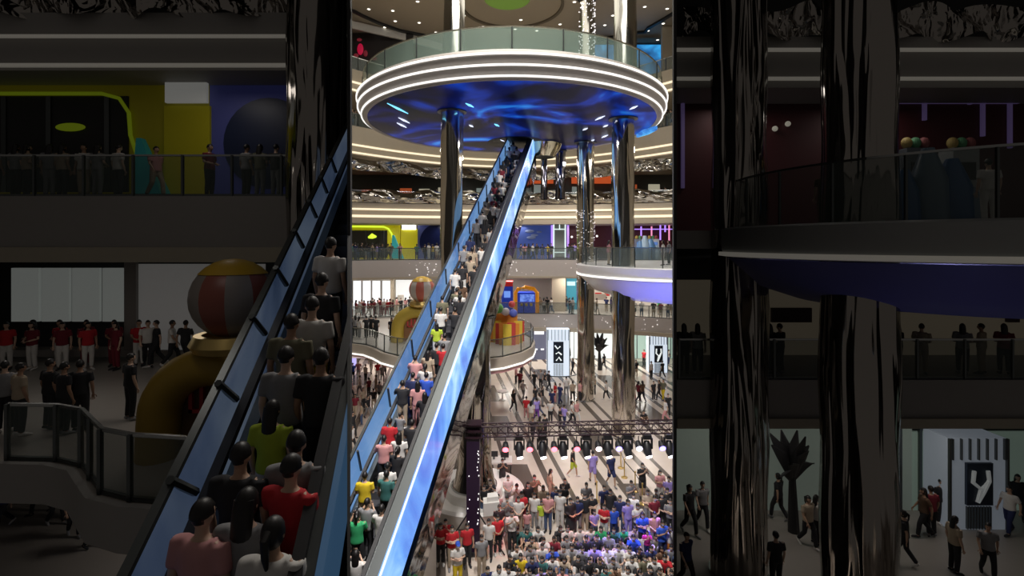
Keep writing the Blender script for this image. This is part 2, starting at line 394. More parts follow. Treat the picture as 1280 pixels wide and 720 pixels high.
# kiosks of the arcade
for i, (px, nm) in enumerate(((801, 'small arcade cabinet topped with toys nearer the column'), (817, 'white fronted arcade cabinet beside the blue castle'))):
    Yk = 49; x = X(px, Yk); t = thing('arcade_cabinet', nm, 'cabinet', (x, Yk, 11.1))
    MB().box(x - .55, x + .55, Yk, Yk + .8, 11.15, 13.2).build('body', mat('cab%d' % i, (.25, .27, .33) if i == 0 else (.7, .72, .75), .4), t)
    MB().box(x - .4, x + .4, Yk - .04, Yk, 12.2, 12.9).build('screen', emat('cab_screen', (.1, .2, .5), .8), t)
    for k in range(3): MB().ball((x - .35 + .35 * k, Yk + .3, 13.35), (.15, .15, .2)).build('toy', mat('toy%d' % k, [(.6, .45, .1), (.15, .4, .2), (.5, .1, .1)][k], .6), t)
t = thing('inflatable_castle', 'pale blue bouncy castle shape on the second gallery', 'inflatable', (X(810, 48), 48, 11.1))
for k, (px, r, h) in enumerate(((800, .5, 1.9), (806, .55, 2.4), (813, .6, 2.1), (820, .5, 1.5))):
    x = X(px, 48); MB().loft([(x, 48, 11.15), (x, 48, 11.1 + h * .6), (x, 48, 11.1 + h)], [r, r * .9, r * .3], 12).build('tower', mat('inflat%d' % (k % 2), [(.12, .28, .55), (.4, .55, .7)][k % 2], .3), t, True)
# first gallery: red and blue play machines, pale piers, shop windows
Yc2 = 52
for a, b_ in ((690, 707), (556, 560), (488, 492)):
    struct('trim_%d' % (50 + a), pb(a, b_, 345, 394, 52.5, 1.0), M_cream)
t = thing('play_machine', 'yellow and blue arcade machine with an orange arch top', 'machine', (X(656, 50), 51, 5.55))
pb(646, 671, 366, 391, 51.2, 1.6).build('body', mat('royal_blue', (.02, .06, .5), .35, 0, (.01, .05, .5), .25), t)
pts = [(X(a, 51), 51.0, Z(c, 51)) for a, c in ((644.5, 391), (644.5, 366), (648, 361), (656, 359), (667, 361), (671.5, 366), (671.5, 391))]
MB().loft(pts, [.2] * 7, 8).build('arch', mat('orange_plastic', (.75, .3, .02), .4, 0, (.8, .3, 0), .25), t, True)
pb(650, 668, 368, 377, 51.0, .1).build('screen', screen('game_screen', [(.3, (.02, .05, .4)), (.7, (.2, .35, .9))], 2.5, 1.0), t)
for a in (652, 658, 664): MB().ball((X(a, 50.9), 50.95, Z(381, 50.9)), (.16, .1, .16)).build('button', mat('yellow_plastic', (.8, .6, .05), .4), t)
t = thing('play_machine', 'tall blue and red arcade machine behind the escalator', 'machine', (X(634, 50), 51, 5.55))
pb(627, 641, 358, 391, 51.2, 1.4).build('body', MATS['royal_blue'], t)
pb(627, 641, 352, 358, 51.0, 1.6).build('marquee', mat('red_plastic', (.6, .03, .03), .4, 0, (.6, .02, .02), .2), t)
pb(630, 638, 364, 372, 51.1, .1).build('screen', emat('cab_screen2', (.15, .3, .8), 1), t)
t = thing('shop_window', 'bright white shop window behind the staff in red', 'shop', (X(465, 54), 54, 5.55))
for a in (441, 453, 465, 477.5): pb(a + .5, a + 10, 351, 387, 54, .1).build('pane', M_wlit, t)
pb(438, 490, 349, 351, 53.8, .3).build('header', M_white, t)
t = thing('shop_window', 'bright white shop opening beside the red striped ball', 'shop', (X(520, 54), 54, 5.55))
pb(494, 536, 350, 384, 54.2, .1).build('lit_back', emat('white_lit2', (.95, .95, .93), .8), t)
for a in (497, 512, 528): pb(a, a + 7, 369, 388, 53.4, .5).build('counter', M_white, t)
t = thing('shop_window', 'dim shop opening with teal glow between pier and column', 'shop', (X(715, 54), 54, 5.55))
pb(708, 722, 347, 388, 54.2, .1).build('lit_back', emat('teal_lit', (.05, .3, .4), .6), t)
pb(709, 719, 352, 357, 54.0, .1).build('sign_bar', emat('ice2', (.5, .85, .9), 1), t)
t = thing('shop_window', 'wide pale shop opening with red signs on the first gallery', 'shop', (X(815, 54), 54, 5.55))
pb(740, 850, 346, 392, 54.6, .1).build('lit_back', emat('cream_lit', (.75, .66, .55), .55), t)
for a, b_, c_ in ((792, 818, 364), (744, 752, 366), (756, 762, 366)): pb(a, b_, c_, c_ + 4, 53.8, .2).build('sign_bar', mat('red_plastic', (.6, .03, .03)), t)
pb(744, 758, 368, 375, 53.2, .5).build('parked_cart', mat('beige_cart', (.4, .35, .3), .4), t)
# ground floor shop fronts
Yg = 54.5
t = thing('hoarding', 'blue grey hoarding with a white sign beside the glowing display tower', 'hoarding', (X(670, Yg), Yg, 0))
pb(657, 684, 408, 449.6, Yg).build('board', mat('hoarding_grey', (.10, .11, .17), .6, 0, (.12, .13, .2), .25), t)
pb(668, 680, 414, 418, Yg - .1, .1).build('sign_line', M_wlit, t)
for a in (668, 676): pb(a, a + 4, 436, 437.5, Yg - .1, .1).build('caption', M_wlit, t)
t = thing('glass_wall', 'white lit shop interior with dark display shapes seen between columns', 'shop', (X(750, Yg), Yg, 0))
pb(707, 785, 408, 448, Yg + .3).build('lit_back', emat('shop_white', (.85, .9, .88), .75), t)
pb(786, 850, 408, 448, Yg + .3).build('lit_back', emat('shop_green', (.5, .68, .58), .55), t)
for a in (717, 788, 796, 811, 838): pb(a, a + .8, 408, 448, Yg, .1).build('mullion', M_dsteel, t)
t = thing('glass_wall', 'lit ground floor shops seen under the wavy balcony', 'shop', (X(460, Yg), Yg, 0))
pb(436, 445, 448, 460, Yg - 3, .1).build('purple_screen', emat('lilac_scr', (.5, .45, .95), 1), t)
pb(436, 500, 408, 448, Yg).build('lit_back', emat('shop_pink', (.62, .5, .5), .6), t)
def tower(px, w_, Y, label, mark, y0, y1, scale=1):
    x = X(px, Y); h1 = Z(y0, Y); t = thing('display_tower', label, 'display', (x, Y, Z(y1, Y)))
    z0 = t.location.z; W = X(px + w_, Y) - x
    MB().box(x - W, x + W, Y, Y + 1.1, z0, h1).build('body', emat('tower_white%d' % int(scale * 10), (.75, .85, .98), .8 * scale), t)
    MB().box(x - W * .45, x + W * .45, Y - .1, Y, z0 + (h1 - z0) * .28, z0 + (h1 - z0) * .74).build('poster', mat('poster_dark', (.01, .02, .04), .4), t)
    for k in (-1, 1): MB().box(x + k * W - .04, x + k * W + .04, Y - .08, Y, z0, h1).build('edge_post', M_dsteel, t)
    for k in range(9):
        q = x - W * .4 + W * .1 * k
        MB().box(q - .02, q + .02, Y - .08, Y, z0 + .05, z0 + (h1 - z0) * .26).build('bar', M_dsteel, t)
    for k in range(7):
        q = x - W * .9 + W * .3 * k
        MB().box(q - .02, q + .02, Y - .08, Y, z0 + (h1 - z0) * .77, h1).build('bar', M_dsteel, t)
    zm = z0 + (h1 - z0) * .5; H = (h1 - z0) * .18
    for pts in mark:
        MB().loft([(x + a * W * .4, Y - .13, zm + c * H) for a, c in pts], [.07 * max(1, W / 1.5)] * len(pts), 6).build('mark', emat('mark_white%d' % int(scale * 10), (.8, .85, .85), .9 * scale), t)
    return t
tower(698, 14, 47.5, 'white glowing display tower with a dark figure poster near the hoarding', [[(-.8, .9), (-.2, .5), (.4, .8)], [(-.6, -.1), (0, .1), (.7, -.2)], [(-.5, -.9), (.1, -.5), (.6, -.9)]], 412, 470)
tower(823, 11.5, 49, 'white glowing display tower with a pale forked mark by the last column', [[(-.6, .9), (-.7, .2), (0, -.2), (.7, .3), (.6, .9)], [(0, -.2), (-.3, -1)], [(.7, .3), (.2, -.4), (-.3, -1)]], 420, 466)
x, y = X(698, 46), 46.2
tag(MB().lathe((x, y, .0), [(1.9, .9), (1.98, .9), (1.98, .82), (1.9, .82), (1.9, .9)], 40, PI, 2 * PI).build('curved_bar', M_dsteel), 'dark curved bar round the foot of the display tower', 'bar')
t = thing('plant_sculpture', 'black leafy sculpture in the lit ground floor shop', 'sculpture', (X(750, 50), 50, 0)); random.seed(3)
MB().loft([(X(750, 50), 50, 0), (X(749, 50), 50, 2.2)], [.25, .1], 8).build('stem', M_black, t)
for k in range(14):
    a = random.uniform(0, 2 * PI); x0 = X(749, 50); r = random.uniform(.4, 1.1); z1 = random.uniform(2, 4)
    MB().loft([(x0, 50, 1.8), (x0 + r * .5 * math.cos(a), 50 + .3 * math.sin(a), (1.8 + z1) / 2 + .3), (x0 + r * math.cos(a), 50 + .6 * math.sin(a), z1)], [(.05, .02), (.2, .03), (.03, .01)], 6).build('leaf', M_black, t)
# upper left: dark red lit fifth gallery interior; blue display upper right
t = thing('shop_front', 'dark upper shop with a red glowing sign below the ceiling edge', 'shop', (-16, 47, 27.5))
MB().box(-19, -9.5, 47.5, 47.8, 27.5, 32.9).build('back_panel', M_dark, t)
for k, (dx, dz, a, c) in enumerate(((0, 0, .3, .55), (-.4, -.6, .25, .2), (.5, -.4, .2, .3), (1.3, -.9, .3, .15), (-.1, .9, .25, .15))): MB().ball((X(450, 47.2) + dx, 47.3, Z(61, 47.2) + dz), (a, .1, c)).build('red_sign', emat('red_glow%d' % (k > 0), (.6, .01, .06) if k == 0 else (.2, .02, .03), .5), t)
struct('trim_40', MB().path_wall([(-19, 44.6), (-14.5, 44.8), (-10, 47.6), (-7, 50)], 32.2, 32.9, .2), M_white)
t = thing('wall_screen', 'bright blue wall screen glimpsed behind the upper platform railing', 'screen', (X(800, 50), 49, 27.5))
pb(744, 827, 55, 92, 48.5, .2).build('panel', screen('blue_wall', [(.35, (.01, .05, .15)), (.5, (.03, .2, .5)), (.65, (.05, .45, .95))], .35, .9), t)
pb(742, 829, 53.5, 55, 48.3, .4).build('bezel', M_black, t)
struct('wall_right', pb(828, 846, 25, 100, 46, .5), M_cream)
# dark interiors behind tier rails of third and fourth galleries
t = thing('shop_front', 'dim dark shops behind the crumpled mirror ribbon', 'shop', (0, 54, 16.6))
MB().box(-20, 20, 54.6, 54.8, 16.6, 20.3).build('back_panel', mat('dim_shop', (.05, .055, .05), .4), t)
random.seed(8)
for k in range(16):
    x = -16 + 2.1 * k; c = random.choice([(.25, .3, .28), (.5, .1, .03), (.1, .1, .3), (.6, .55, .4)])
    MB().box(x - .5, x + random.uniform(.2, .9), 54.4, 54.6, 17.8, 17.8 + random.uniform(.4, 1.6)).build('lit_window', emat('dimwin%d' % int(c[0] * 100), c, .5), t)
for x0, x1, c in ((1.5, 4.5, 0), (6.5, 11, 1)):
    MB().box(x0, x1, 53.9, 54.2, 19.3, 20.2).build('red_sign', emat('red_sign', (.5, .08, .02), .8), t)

# ------------------------------------------------------------------ the round upper platform
DC = (0, 35.0)
t = thing('round_platform', 'round elevated platform ringed with three white light lines', 'platform', (0, 35, 21))
R = 10.4
MB().lathe((0, 35, 0), [(0, 21.0), (9.75, 21.0), (9.8, 21.02)], 96).build('underside', M_under, t, True)
MB().lathe((0, 35, 0), [(9.8, 21.0), (10.05, 20.96), (10.15, 21.1), (10.05, 21.25), (10.25, 21.45), (10.38, 21.6), (10.25, 21.75), (10.42, 22.0), (10.45, 22.2), (10.3, 22.42), (10.0, 22.45), (0, 22.45)], 96).build('rim', M_fascia, t, True)
for r, z in ((10.2, 21.12), (10.43, 21.6), (10.5, 22.15)):
    MB().lathe((0, 35, z), [(r - .04, -.05), (r + .03, -.05), (r + .03, .05), (r - .04, .05), (r - .04, -.05)], 96).build('light_line', M_strip2, t)
MB().lathe((.35, 40.6, 0), [(0, 20.95), (2.3, 20.95), (2.35, 21.0)], 48).build('opening_shade', M_black, t, True)  # flat black disc painting the dark opening; no hole is cut
cr = [(R2 * math.sin(a), 35 - R2 * math.cos(a)) for R2 in (10.1,) for a in [2 * PI * i / 72 for i in range(73)]]
t = thing('glass_railing', 'tall green glass railing round the edge of the upper platform', 'railing', (0, 35, 22.45))
MB().path_wall(cr, 22.5, 23.62, .03).build('glass_panel', M_glass, t)
MB().path_wall(cr, 23.6, 23.67, .06).build('handrail', mat('gold_steel', (.5, .46, .36), .25, .8), t)
for i in range(0, 72, 3):
    x, y = cr[i]; MB().box(x - .03, x + .03, y - .03, y + .03, 22.45, 23.62).build('post', M_dsteel, t)
t = thing('glass_railing', 'inner white railing round the opening on the upper platform', 'railing', (0, 35, 22.45))
cr2 = [(6.5 * math.sin(a), 35 - 6.5 * math.cos(a)) for a in [2 * PI * i / 48 for i in range(49)]]
MB().path_wall(cr2, 22.5, 23.45, .03).build('glass_panel', M_glass, t)
MB().path_wall(cr2, 23.45, 23.52, .05).build('handrail', M_white, t)
for i in range(0, 48, 3): MB().box(cr2[i][0] - .025, cr2[i][0] + .025, cr2[i][1] - .025, cr2[i][1] + .025, 22.45, 23.45).build('post', M_white, t)
# spot slots in the underside
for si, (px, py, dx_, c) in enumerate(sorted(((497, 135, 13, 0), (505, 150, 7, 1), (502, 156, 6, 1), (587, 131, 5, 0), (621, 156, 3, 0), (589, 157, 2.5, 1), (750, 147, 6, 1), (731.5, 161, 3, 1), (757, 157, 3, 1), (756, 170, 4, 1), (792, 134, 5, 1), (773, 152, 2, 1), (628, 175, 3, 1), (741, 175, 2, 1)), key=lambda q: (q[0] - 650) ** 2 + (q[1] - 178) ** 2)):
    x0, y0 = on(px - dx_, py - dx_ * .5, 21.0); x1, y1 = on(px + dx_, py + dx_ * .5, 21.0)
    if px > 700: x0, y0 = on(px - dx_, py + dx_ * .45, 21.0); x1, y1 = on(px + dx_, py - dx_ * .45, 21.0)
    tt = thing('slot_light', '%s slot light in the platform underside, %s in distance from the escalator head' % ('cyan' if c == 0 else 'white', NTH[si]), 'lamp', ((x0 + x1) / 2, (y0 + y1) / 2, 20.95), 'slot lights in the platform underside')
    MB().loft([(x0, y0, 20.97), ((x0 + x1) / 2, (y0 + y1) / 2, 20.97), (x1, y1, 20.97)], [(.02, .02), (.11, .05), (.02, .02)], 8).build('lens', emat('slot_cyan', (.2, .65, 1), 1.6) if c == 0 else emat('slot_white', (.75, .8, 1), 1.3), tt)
x0, y0 = on(797, 171, 21); x1, y1 = on(820, 157, 21)  # glowing sheet standing in for a reflected blue screen
tt = thing('soffit_reflection', 'broad cyan painted reflection near the rim of the blue platform underside', 'screen', ((x0 + x1) / 2, (y0 + y1) / 2, 20.95))
MB().loft([(x0, y0, 20.96), (x0 * .7 + x1 * .3, y0 * .7 + y1 * .3, 20.96), (x0 * .3 + x1 * .7, y0 * .3 + y1 * .7, 20.96), (x1, y1, 20.96)], [(.1, .02), (.5, .03), (.55, .03), (.1, .02)], 14, (1, 0, 0)).build('panel', screen('cyan_reflection', [(.35, (.003, .05, .4)), (.5, (.01, .25, .8)), (.65, (.1, .55, 1))], .8, .9, (1, .4, 1)), tt)  # glowing sheet painting the reflection
# round mirrored collar beside the escalator head
t = thing('collar', 'mirrored round collar hanging under the platform beside the escalator head', 'collar', (2.6, 40.5, 21))
MB().lathe((2.6, 41.2, 19.9), [(1.55, 1.05), (1.3, .55), (.95, 0), (.85, 0), (1.2, .55), (1.45, 1.05)], 40).build('ring', mirror('collar_mirror', (.6, .56, .42), 1, .2, .1, .12), t, True)
MB().lathe((2.6, 41.2, 19.95), [(.95, 0), (.2, .1), (0, .1)], 24).build('inner_plate', M_dsteel, t)
# blue lights added without fixtures to tint the underside and the rim
for q in ((-5, 29, 14, 160), (3, 31, 13, 220), (8.8, 38, 17, 120)):
    spot('blue_wash', q[:3], (q[0] * .9, q[1] + 3, 21), q[3], (.05, .15, 1), 60, .2, 1)

# ------------------------------------------------------------------ columns
def column(x, y, r, z0, z1, label, m=None, flare=0, n=56, base=True):
    t = thing('mirror_column', label, 'column', (x, y, z0))
    zs = [z0 + (z1 - z0) * k / 40 for k in range(41)]; rnd = random.Random(int(x * 100 + y))
    ph = [rnd.uniform(0, 6) for _ in range(4)]
    prof = [(r * (1 + .025 * math.sin(z * .9 + ph[0]) + .02 * math.sin(z * 2.1 + ph[1]) + (flare * max(0, 1 - (z - z0) / 1.6) ** 2)), z) for z in zs]
    MB().lathe((x, y, 0), prof, n, wob=lambda a, z: 1 + .03 * math.sin(3 * a + z * .35 + ph[2]) + .018 * math.sin(7 * a - z * .5 + ph[3])).build('shaft', m or M_col, t, True)
    if base: MB().lathe((x, y, z0), [(r * 1.06 + flare * r, 0), (r * 1.06 + flare * r, .12), (r * .98, .12)], 40).build('foot_ring', M_steel, t, True)
    MB().lathe((x, y, z1), [(r * 1.3, 0), (r * 1.3, -.06), (r * .9, -.06)], 40).build('top_ring', M_dsteel, t, True)
    return t
column(-3.75, 31, .7, 0, 20.98, 'mirrored column left of the escalator under the round platform'.replace('left of', 'beyond'))
column(6.0, 40.5, .7, 0, 20.98, 'thinner mirrored column behind the tip of the white round balcony')
column(7.35, 32.8, .74, 0, 20.98, 'thickest mirrored column passing behind the white round balcony')
column(4.3, 44, .45, 16.7, 20.98, 'slim dark column under the far edge of the platform', mirror('dark_mirror', (.25, .25, .3), 1.2, .4, .3), base=False)
column(2.9, 44.6, .3, 16.7, 20.98, 'slim dark post by the escalator head', MATS['dark_mirror'], base=False)
column(-3.6, 31, .66, 22.47, 32.98, 'mirrored column rising from the platform nearer the green disc', M_colu)
column(7.5, 32.8, .74, 22.47, 32.98, 'mirrored column rising from the platform by the blue wall screen', M_colu)
column(6.2, 41, .6, 22.47, 32.98, 'speckled mirrored column rising from the platform with tiny lights', M_colu)
rnd = random.Random(4); b = MB()
for k in range(130):
    a = rnd.uniform(PI, 2 * PI); z = rnd.uniform(27, 32.8); r = .03
    x_, y_ = 6.2 + .66 * math.cos(a), 41 + .66 * math.sin(a); b.box(x_ - r, x_ + r, y_ - r, y_ + r, z - r, z + r)
tag(b.build('fairy_lights', MATS['twinkle']), 'tiny lights speckling the upper mirrored column', 'lights', None, 'stuff')
b = MB()
for k in range(150):
    a = rnd.uniform(PI, 2 * PI); z = rnd.uniform(9.5, 15.5); r = .018
    x_, y_ = 6.0 + .76 * math.cos(a), 40.5 + .76 * math.sin(a); b.box(x_ - r, x_ + r, y_ - r, y_ + r, z - r, z + r)
tag(b.build('fairy_lights', MATS['twinkle']), 'tiny lights speckling the thinner mirrored column', 'lights', None, 'stuff')
column(-1.85, 24.2, .8, .9, 9.2, 'broad mirrored support column under the escalator', mirror('dark_mirror2', (.35, .33, .3), 1.2, .3, .3), flare=.35)
column(-16.2, 45.5, .9, 11, 22.3, 'mirrored column at the end of the third gallery')

# ------------------------------------------------------------------ white round balcony
def round_balcony(cx, cy, R, z, label, zline, zlow, Rin, m_body, m_under, m_line, gl, railh=1.2, lab2='', clip_side=0, seg=(.9, 1.75)):
    t = thing('round_balcony', label, 'balcony', (cx, cy, z))
    prof = [(0, zlow), (Rin, zlow), (Rin + (R - Rin) * .55, zlow + (zline - zlow) * .3), (R - .12, zline - .12)]
    o = [MB().lathe((cx, cy, 0), prof, 96).build('underside', m_under, t, True)]
    o.append(MB().lathe((cx, cy, 0), [(R - .12, zline - .1), (R, zline + .1), (R + .02, z - .05), (R - .1, z), (0, z)], 96).build('rim', m_body, t, True))
    o.append(MB().lathe((cx, cy, zline), [(R - .06, -.08), (R + .06, -.06), (R + .06, .05), (R - .06, .05)], 96).build('light_line', m_line, t))
    r2 = R - .35
    pts = [(cx + r2 * math.cos(a), cy + r2 * math.sin(a)) for a in [PI * (seg[0] + (seg[1] - seg[0]) * i / 24) for i in range(25)]]
    tr = thing('glass_railing', lab2, 'railing', (cx, cy - R, z))
    MB().path_wall(pts, z, z + railh, .03).build('glass_panel', gl, tr)
    MB().path_wall(pts, z + railh, z + railh + .05, .05).build('handrail', M_steel, tr)
    for i in range(0, 25, 2): MB().box(pts[i][0] - .025, pts[i][0] + .025, pts[i][1] - .025, pts[i][1] + .025, z, z + railh).build('post', M_dsteel, tr)
    return o
round_balcony(13.0, 36.0, 8.2, 11.25, 'white round balcony with blue-lit underside at second gallery height', 10.55, 8.9, 5.5, M_white, M_white, M_strip2, M_gl2, lab2='glass railing on the white round balcony')
spot('blue_wash', (9.0, 25.5, 3.5), (9.6, 31, 9.8), 3600, (.1, .13, 1), 50, .2, .8)

# ------------------------------------------------------------------ wavy balcony island on the first gallery
ZB = 5.5
isl = [(-20, 37), (-15, 36.4), (-11.6, 35.7), (-10.4, 35.1), (-9.4, 34.0), (-8.5, 32.7), (-7.4, 31.7), (-6, 31.0), (-4, 30.6), (-2, 30.7), (-.6, 31.4), (.6, 32.8), (1.3, 34.4), (1.55, 36.2), (1.45, 38), (.9, 39.6), (0, 41), (-2, 43), (-4, 46), (-5, 51), (-20, 51)]
struct('floor', MB().prism(isl, 4.95, ZB), M_tile)
front = isl[:17]
trim(MB().path_wall([(p[0], p[1]) for p in front], 4.75, ZB + .04, -.14), mat('wavy_fascia', (.52, .46, .38), .45), True)
trim(MB().path_wall(front[7:], 4.55, 4.95, -.02), mat('pink_soffit', (.75, .4, .42), .5), True)
trim(MB().prism([(p[0] * 1.0, p[1] + .3) for p in isl[1:]], 4.55, 4.94), MATS['pink_soffit'])
trim(MB().path_wall(front, 4.82, 4.92, -.2), M_strip2)
rail('curving glass railing along the wavy balcony edge', [(p[0] * .995, p[1] + .15) for p in front], ZB + .02, 1.15, mat('x', (1, 1, 1)) if False else M_gl2)

# inflatable gate with beach ball
def gate(cx, cy, z, s, label, mats, text=True):
    t = thing('inflatable_gate', label, 'inflatable', (cx, cy, z))
    pts = []
    for k in range(17):
        a = PI * k / 16; pts.append((cx - s * 1.25 * math.cos(a) * (1 if k not in (0, 16) else 1), cy, z + s * (.9 + 1.1 * math.sin(a))))
    pts = [(cx - s * 1.3, cy, z)] + pts + [(cx + s * 1.3, cy, z)]
    MB().loft(pts, [s * .42] * len(pts), 14, (0, 1, 0)).build('arch', mats[0], t, True)
    MB().box(cx - s * 1.0, cx + s * 1.0, cy + .1, cy + .2, z, z + s * 1.6).build('back_cloth', mats[1], t)
    if text:
        q = cx - s * .15; zz = z + s * .95
        for bx in ((-.5, -.42, 0, .5), (-.26, -.18, 0, .62), (-.02, .06, 0, .5), (-.5, .06, 0, .08), (.2, .28, -.1, .6), (.2, .6, .25, .33), (.5, .58, -.1, .6), (-.3, .4, -.35, -.27), (-.2, .3, -.5, -.42)):
            MB().box(q + bx[0] * s, q + bx[1] * s, cy + .02, cy + .1, zz + bx[2] * s, zz + bx[3] * s).build('lettering', mats[2], t)
    zc = z + s * 2.35
    MB().lathe((cx + .35 * s, cy, zc), [(s * .75, 0), (s * .85, .15 * s), (s * .75, .35 * s), (s * .6, .35 * s), (s * .6, 0)], 32).build('gold_ring', M_gold, t, True)
    r = s * .85
    for k in range(10):
        a0 = 2 * PI * k / 10; prof = [(r * math.sin(PI * j / 14), r - r * math.cos(PI * j / 14)) for j in range(12)]
        MB().lathe((cx + .35 * s, cy, zc + .35 * s - .1 * s), prof, 4, a0, a0 + 2 * PI / 10).build('ball_gore', mats[3] if k % 2 else mats[4], t, True)
    MB().lathe((cx + .35 * s, cy, zc + .25 * s), [(r * math.sin(PI * j / 14) * 1.02, r - r * math.cos(PI * j / 14) * 1.02) for j in range(10, 15)], 28).build('ball_cap', mats[5], t, True)
    return t
gm = [mat('gate_yellow', (.55, .40, .06), .5), mat('gate_brown', (.25, .12, .05), .6), mat('letter_red', (.7, .08, .08), .5), mat('ball_red', (.7, .18, .12), .4), mat('ball_white', (.75, .68, .6), .4), mat('ball_yellow', (.8, .5, .05), .4)]
gate(X(521, 36.5), 36.5, ZB, 1.12, 'yellow inflatable gate carrying a red and white striped beach ball', gm)
# festive banner booth on the tip of the island
t = thing('banner_booth', 'festive booth with orange banners at the rounded balcony tip', 'booth', (0, 37, ZB))
for k in range(9):
    a = math.radians(200 + 17 * k); x, y = .3 + 1.0 * math.cos(a) - .6, 36.6 + 2.6 * math.sin(a) + 1.2
    MB().box(x - .3, x + .3, y - .03, y + .03, ZB, ZB + 1.5 + .1 * (k % 2)).build('banner', [mat('banner_orange', (.75, .28, .03), .6), mat('banner_yellow', (.75, .55, .05), .6), mat('banner_red', (.55, .05, .04), .6)][k % 3], t)
for k, (dx, dz, r, c) in enumerate(((-.9, 2.5, .38, (.15, .45, .12)), (-.35, 2.25, .3, (.75, .7, .7)), (.2, 2.15, .3, (.1, .15, .6)), (-1.3, 3.1, .45, (.8, .75, .72)), (.1, 2.8, .25, (.7, .1, .1)))):
    MB().ball((X(633, 36) + dx + .3, 36.2, ZB + dz), (r, r * .8, r)).build('balloon', mat('balloon%d' % k, c, .35), t, True)
MB().box(X(633, 36) - 1.3, X(633, 36) + .8, 36.3, 36.45, ZB, ZB + 2.1).build('back_board', mat('banner_orange', (.75, .28, .03)), t)

# ------------------------------------------------------------------ escalators
def escalator(label, dx, dz, XL, XR, ZT, ZTr, ZRB, ZU, deck, Y0, Y1, m_out, m_in, m_clad, m_deck, every, clipside=0, h_post=.1, lab=''):
    sl = lambda X0, Z0, Y: (X0 + dx * Y, Y, CZ + Z0 + dz * Y)
    t = thing('escalator', label, 'escalator', sl((XL + XR) / 2, ZTr, Y0))
    out = []
    def beam(name, x0, x1, z0, z1, m, ya=Y0, yb=Y1):
        vs = [sl(a, c, y) for y in (ya, yb) for a, c in ((x0, z0), (x1, z0), (x1, z1), (x0, z1))]
        o = MB().add(vs, [(0, 1, 2, 3), (7, 6, 5, 4), (0, 4, 5, 1), (1, 5, 6, 2), (2, 6, 7, 3), (3, 7, 4, 0)]).build(name, m, t); out.append(o); return o
    beam('outer_screen', XR - .06, XR, ZRB, ZT, m_out)                     # bright outer side
    if not clipside: beam('screen_trim', XR - .02, XR + .02, ZT - .03, ZT + .03, emat('ice_trim', (.75, .88, 1), .9))
    beam('deck', XR - deck, XR - .06, ZT - .28, ZT - .02, m_deck)
    beam('inner_skirt', XR - deck, XR - deck + .05, ZTr - .3, ZT - .28, M_dsteel)
    beam('handrail', XR - deck - .03, XR - deck + .07, ZT - .02, ZT + .05, M_black)
    beam('inner_screen', XL, XL + .06, ZTr + .25, ZT, m_in)
    beam('screen_trim', XL - .01, XL + .07, ZT - .02, ZT + .04, M_dsteel)
    beam('handrail', XL + .16, XL + .26, ZTr + .88, ZTr + .97, M_black)
    beam('inner_skirt', XL + .06, XL + .2, ZTr - .3, ZTr + .28, M_dsteel)
    beam('truss_cladding', XL + .02, XR - .02, ZU, ZTr - .32, m_clad)
    # steps
    b = MB(); y = Y0; xa, xb = XL + .2, XR - deck
    while y < Y1:
        z = CZ + ZTr + dz * y; xo = dx * y
        b.box(xa + xo, xb + xo, y, y + .42, z - .3, z)
        y += .4
    out.append(b.build('steps', mat('step_grey', (.12, .12, .13), .4, .5), t))
    y = Y0 + every * .3
    while y < Y1 - 1:                                                     # slanting struts on the inner screen
        if clipside and XL + dx * y > -.3262 * y - .3: break
        p = sl(XL + .11, ZTr + .95, y); q = sl(XL + .11, ZT - .02, y); q = (q[0], q[1] - .35, q[2] - .2 + .1)
        MB().loft([p, (q[0], q[1], q[2])], [.04, .04], 6).build('strut', M_dsteel, t)
        y += every
    if clipside:
        for o in out: clip(o, clipside)
    return sl, t
ESC = dict(dx=.174, dz=.5855, XL=-7.25, XR=-5.15, ZT=-14.7, ZTr=-16.5)
sl, et = escalator('very long escalator with glowing blue side screens rising to the round platform', .174, .5855, -7.25, -5.15, -14.7, -16.5, -16.3, -18.4, .42, 8.0, 41.3, M_led, M_led_in, M_truss_m, mat('deck_grey', (.10, .11, .11), .35, .6), 2.1)
# LED strip on the column seen beside the inner screen
# second escalator, a darker repeat added for the made-up wing
slw, ew = escalator('added nearer dim escalator climbing through the made-up dark side wing', -.16, .59, -2.3, -.81, -4.6, -5.95, -5.4, -6.9, .22, 2.4, 15.5, emat('led_added_wing_out', (.03, .07, .13), .7), M_ledw, mat('added_wing_clad', (.02, .02, .022), .4), mat('added_wing_deck', (.05, .055, .055), .4), .95, -1)

# ------------------------------------------------------------------ stage truss, lamps, desk, stanchions
TY = 20.6
def truss(name_label, a, b_, w_, m, cat='truss', n=16):
    t = thing('stage_truss', name_label, cat, a)
    A, B = Vector(a), Vector(b_); d = (B - A).normalized()
    up = Vector((0, 0, 1)) if abs(d.z) < .9 else Vector((1, 0, 0)); s_ = d.cross(up).normalized(); u = s_.cross(d).normalized()
    cs = [(s_ * i + u * j) * w_ / 2 for i, j in ((1, 1), (1, -1), (-1, -1), (-1, 1))]
    for c in cs: MB().bar(A + c, B + c, .03).build('chord', m, t)
    for k in range(n):
        p, q = A.lerp(B, k / n), A.lerp(B, (k + 1) / n)
        bb = MB()
        for c in range(4):
            c2 = (c + 1) % 4
            bb.bar(p + cs[c], q + cs[c2], .015, 5); bb.bar(p + cs[c], p + cs[c2], .015, 5)
        bb.build('bracing', m, t)
    return t
m_tr = mat('truss_black', (.03, .012, .02), .4, .3)
truss('black lattice beam carrying stage lamps over the crowd', (-1.9, TY, 4.95), (7.6, TY + .5, 4.95), .42, m_tr, n=22)
t = thing('stage_post', 'purple wrapped stage post with tiny lights carrying the lamp beam', 'post', (-1.6, TY, 0))
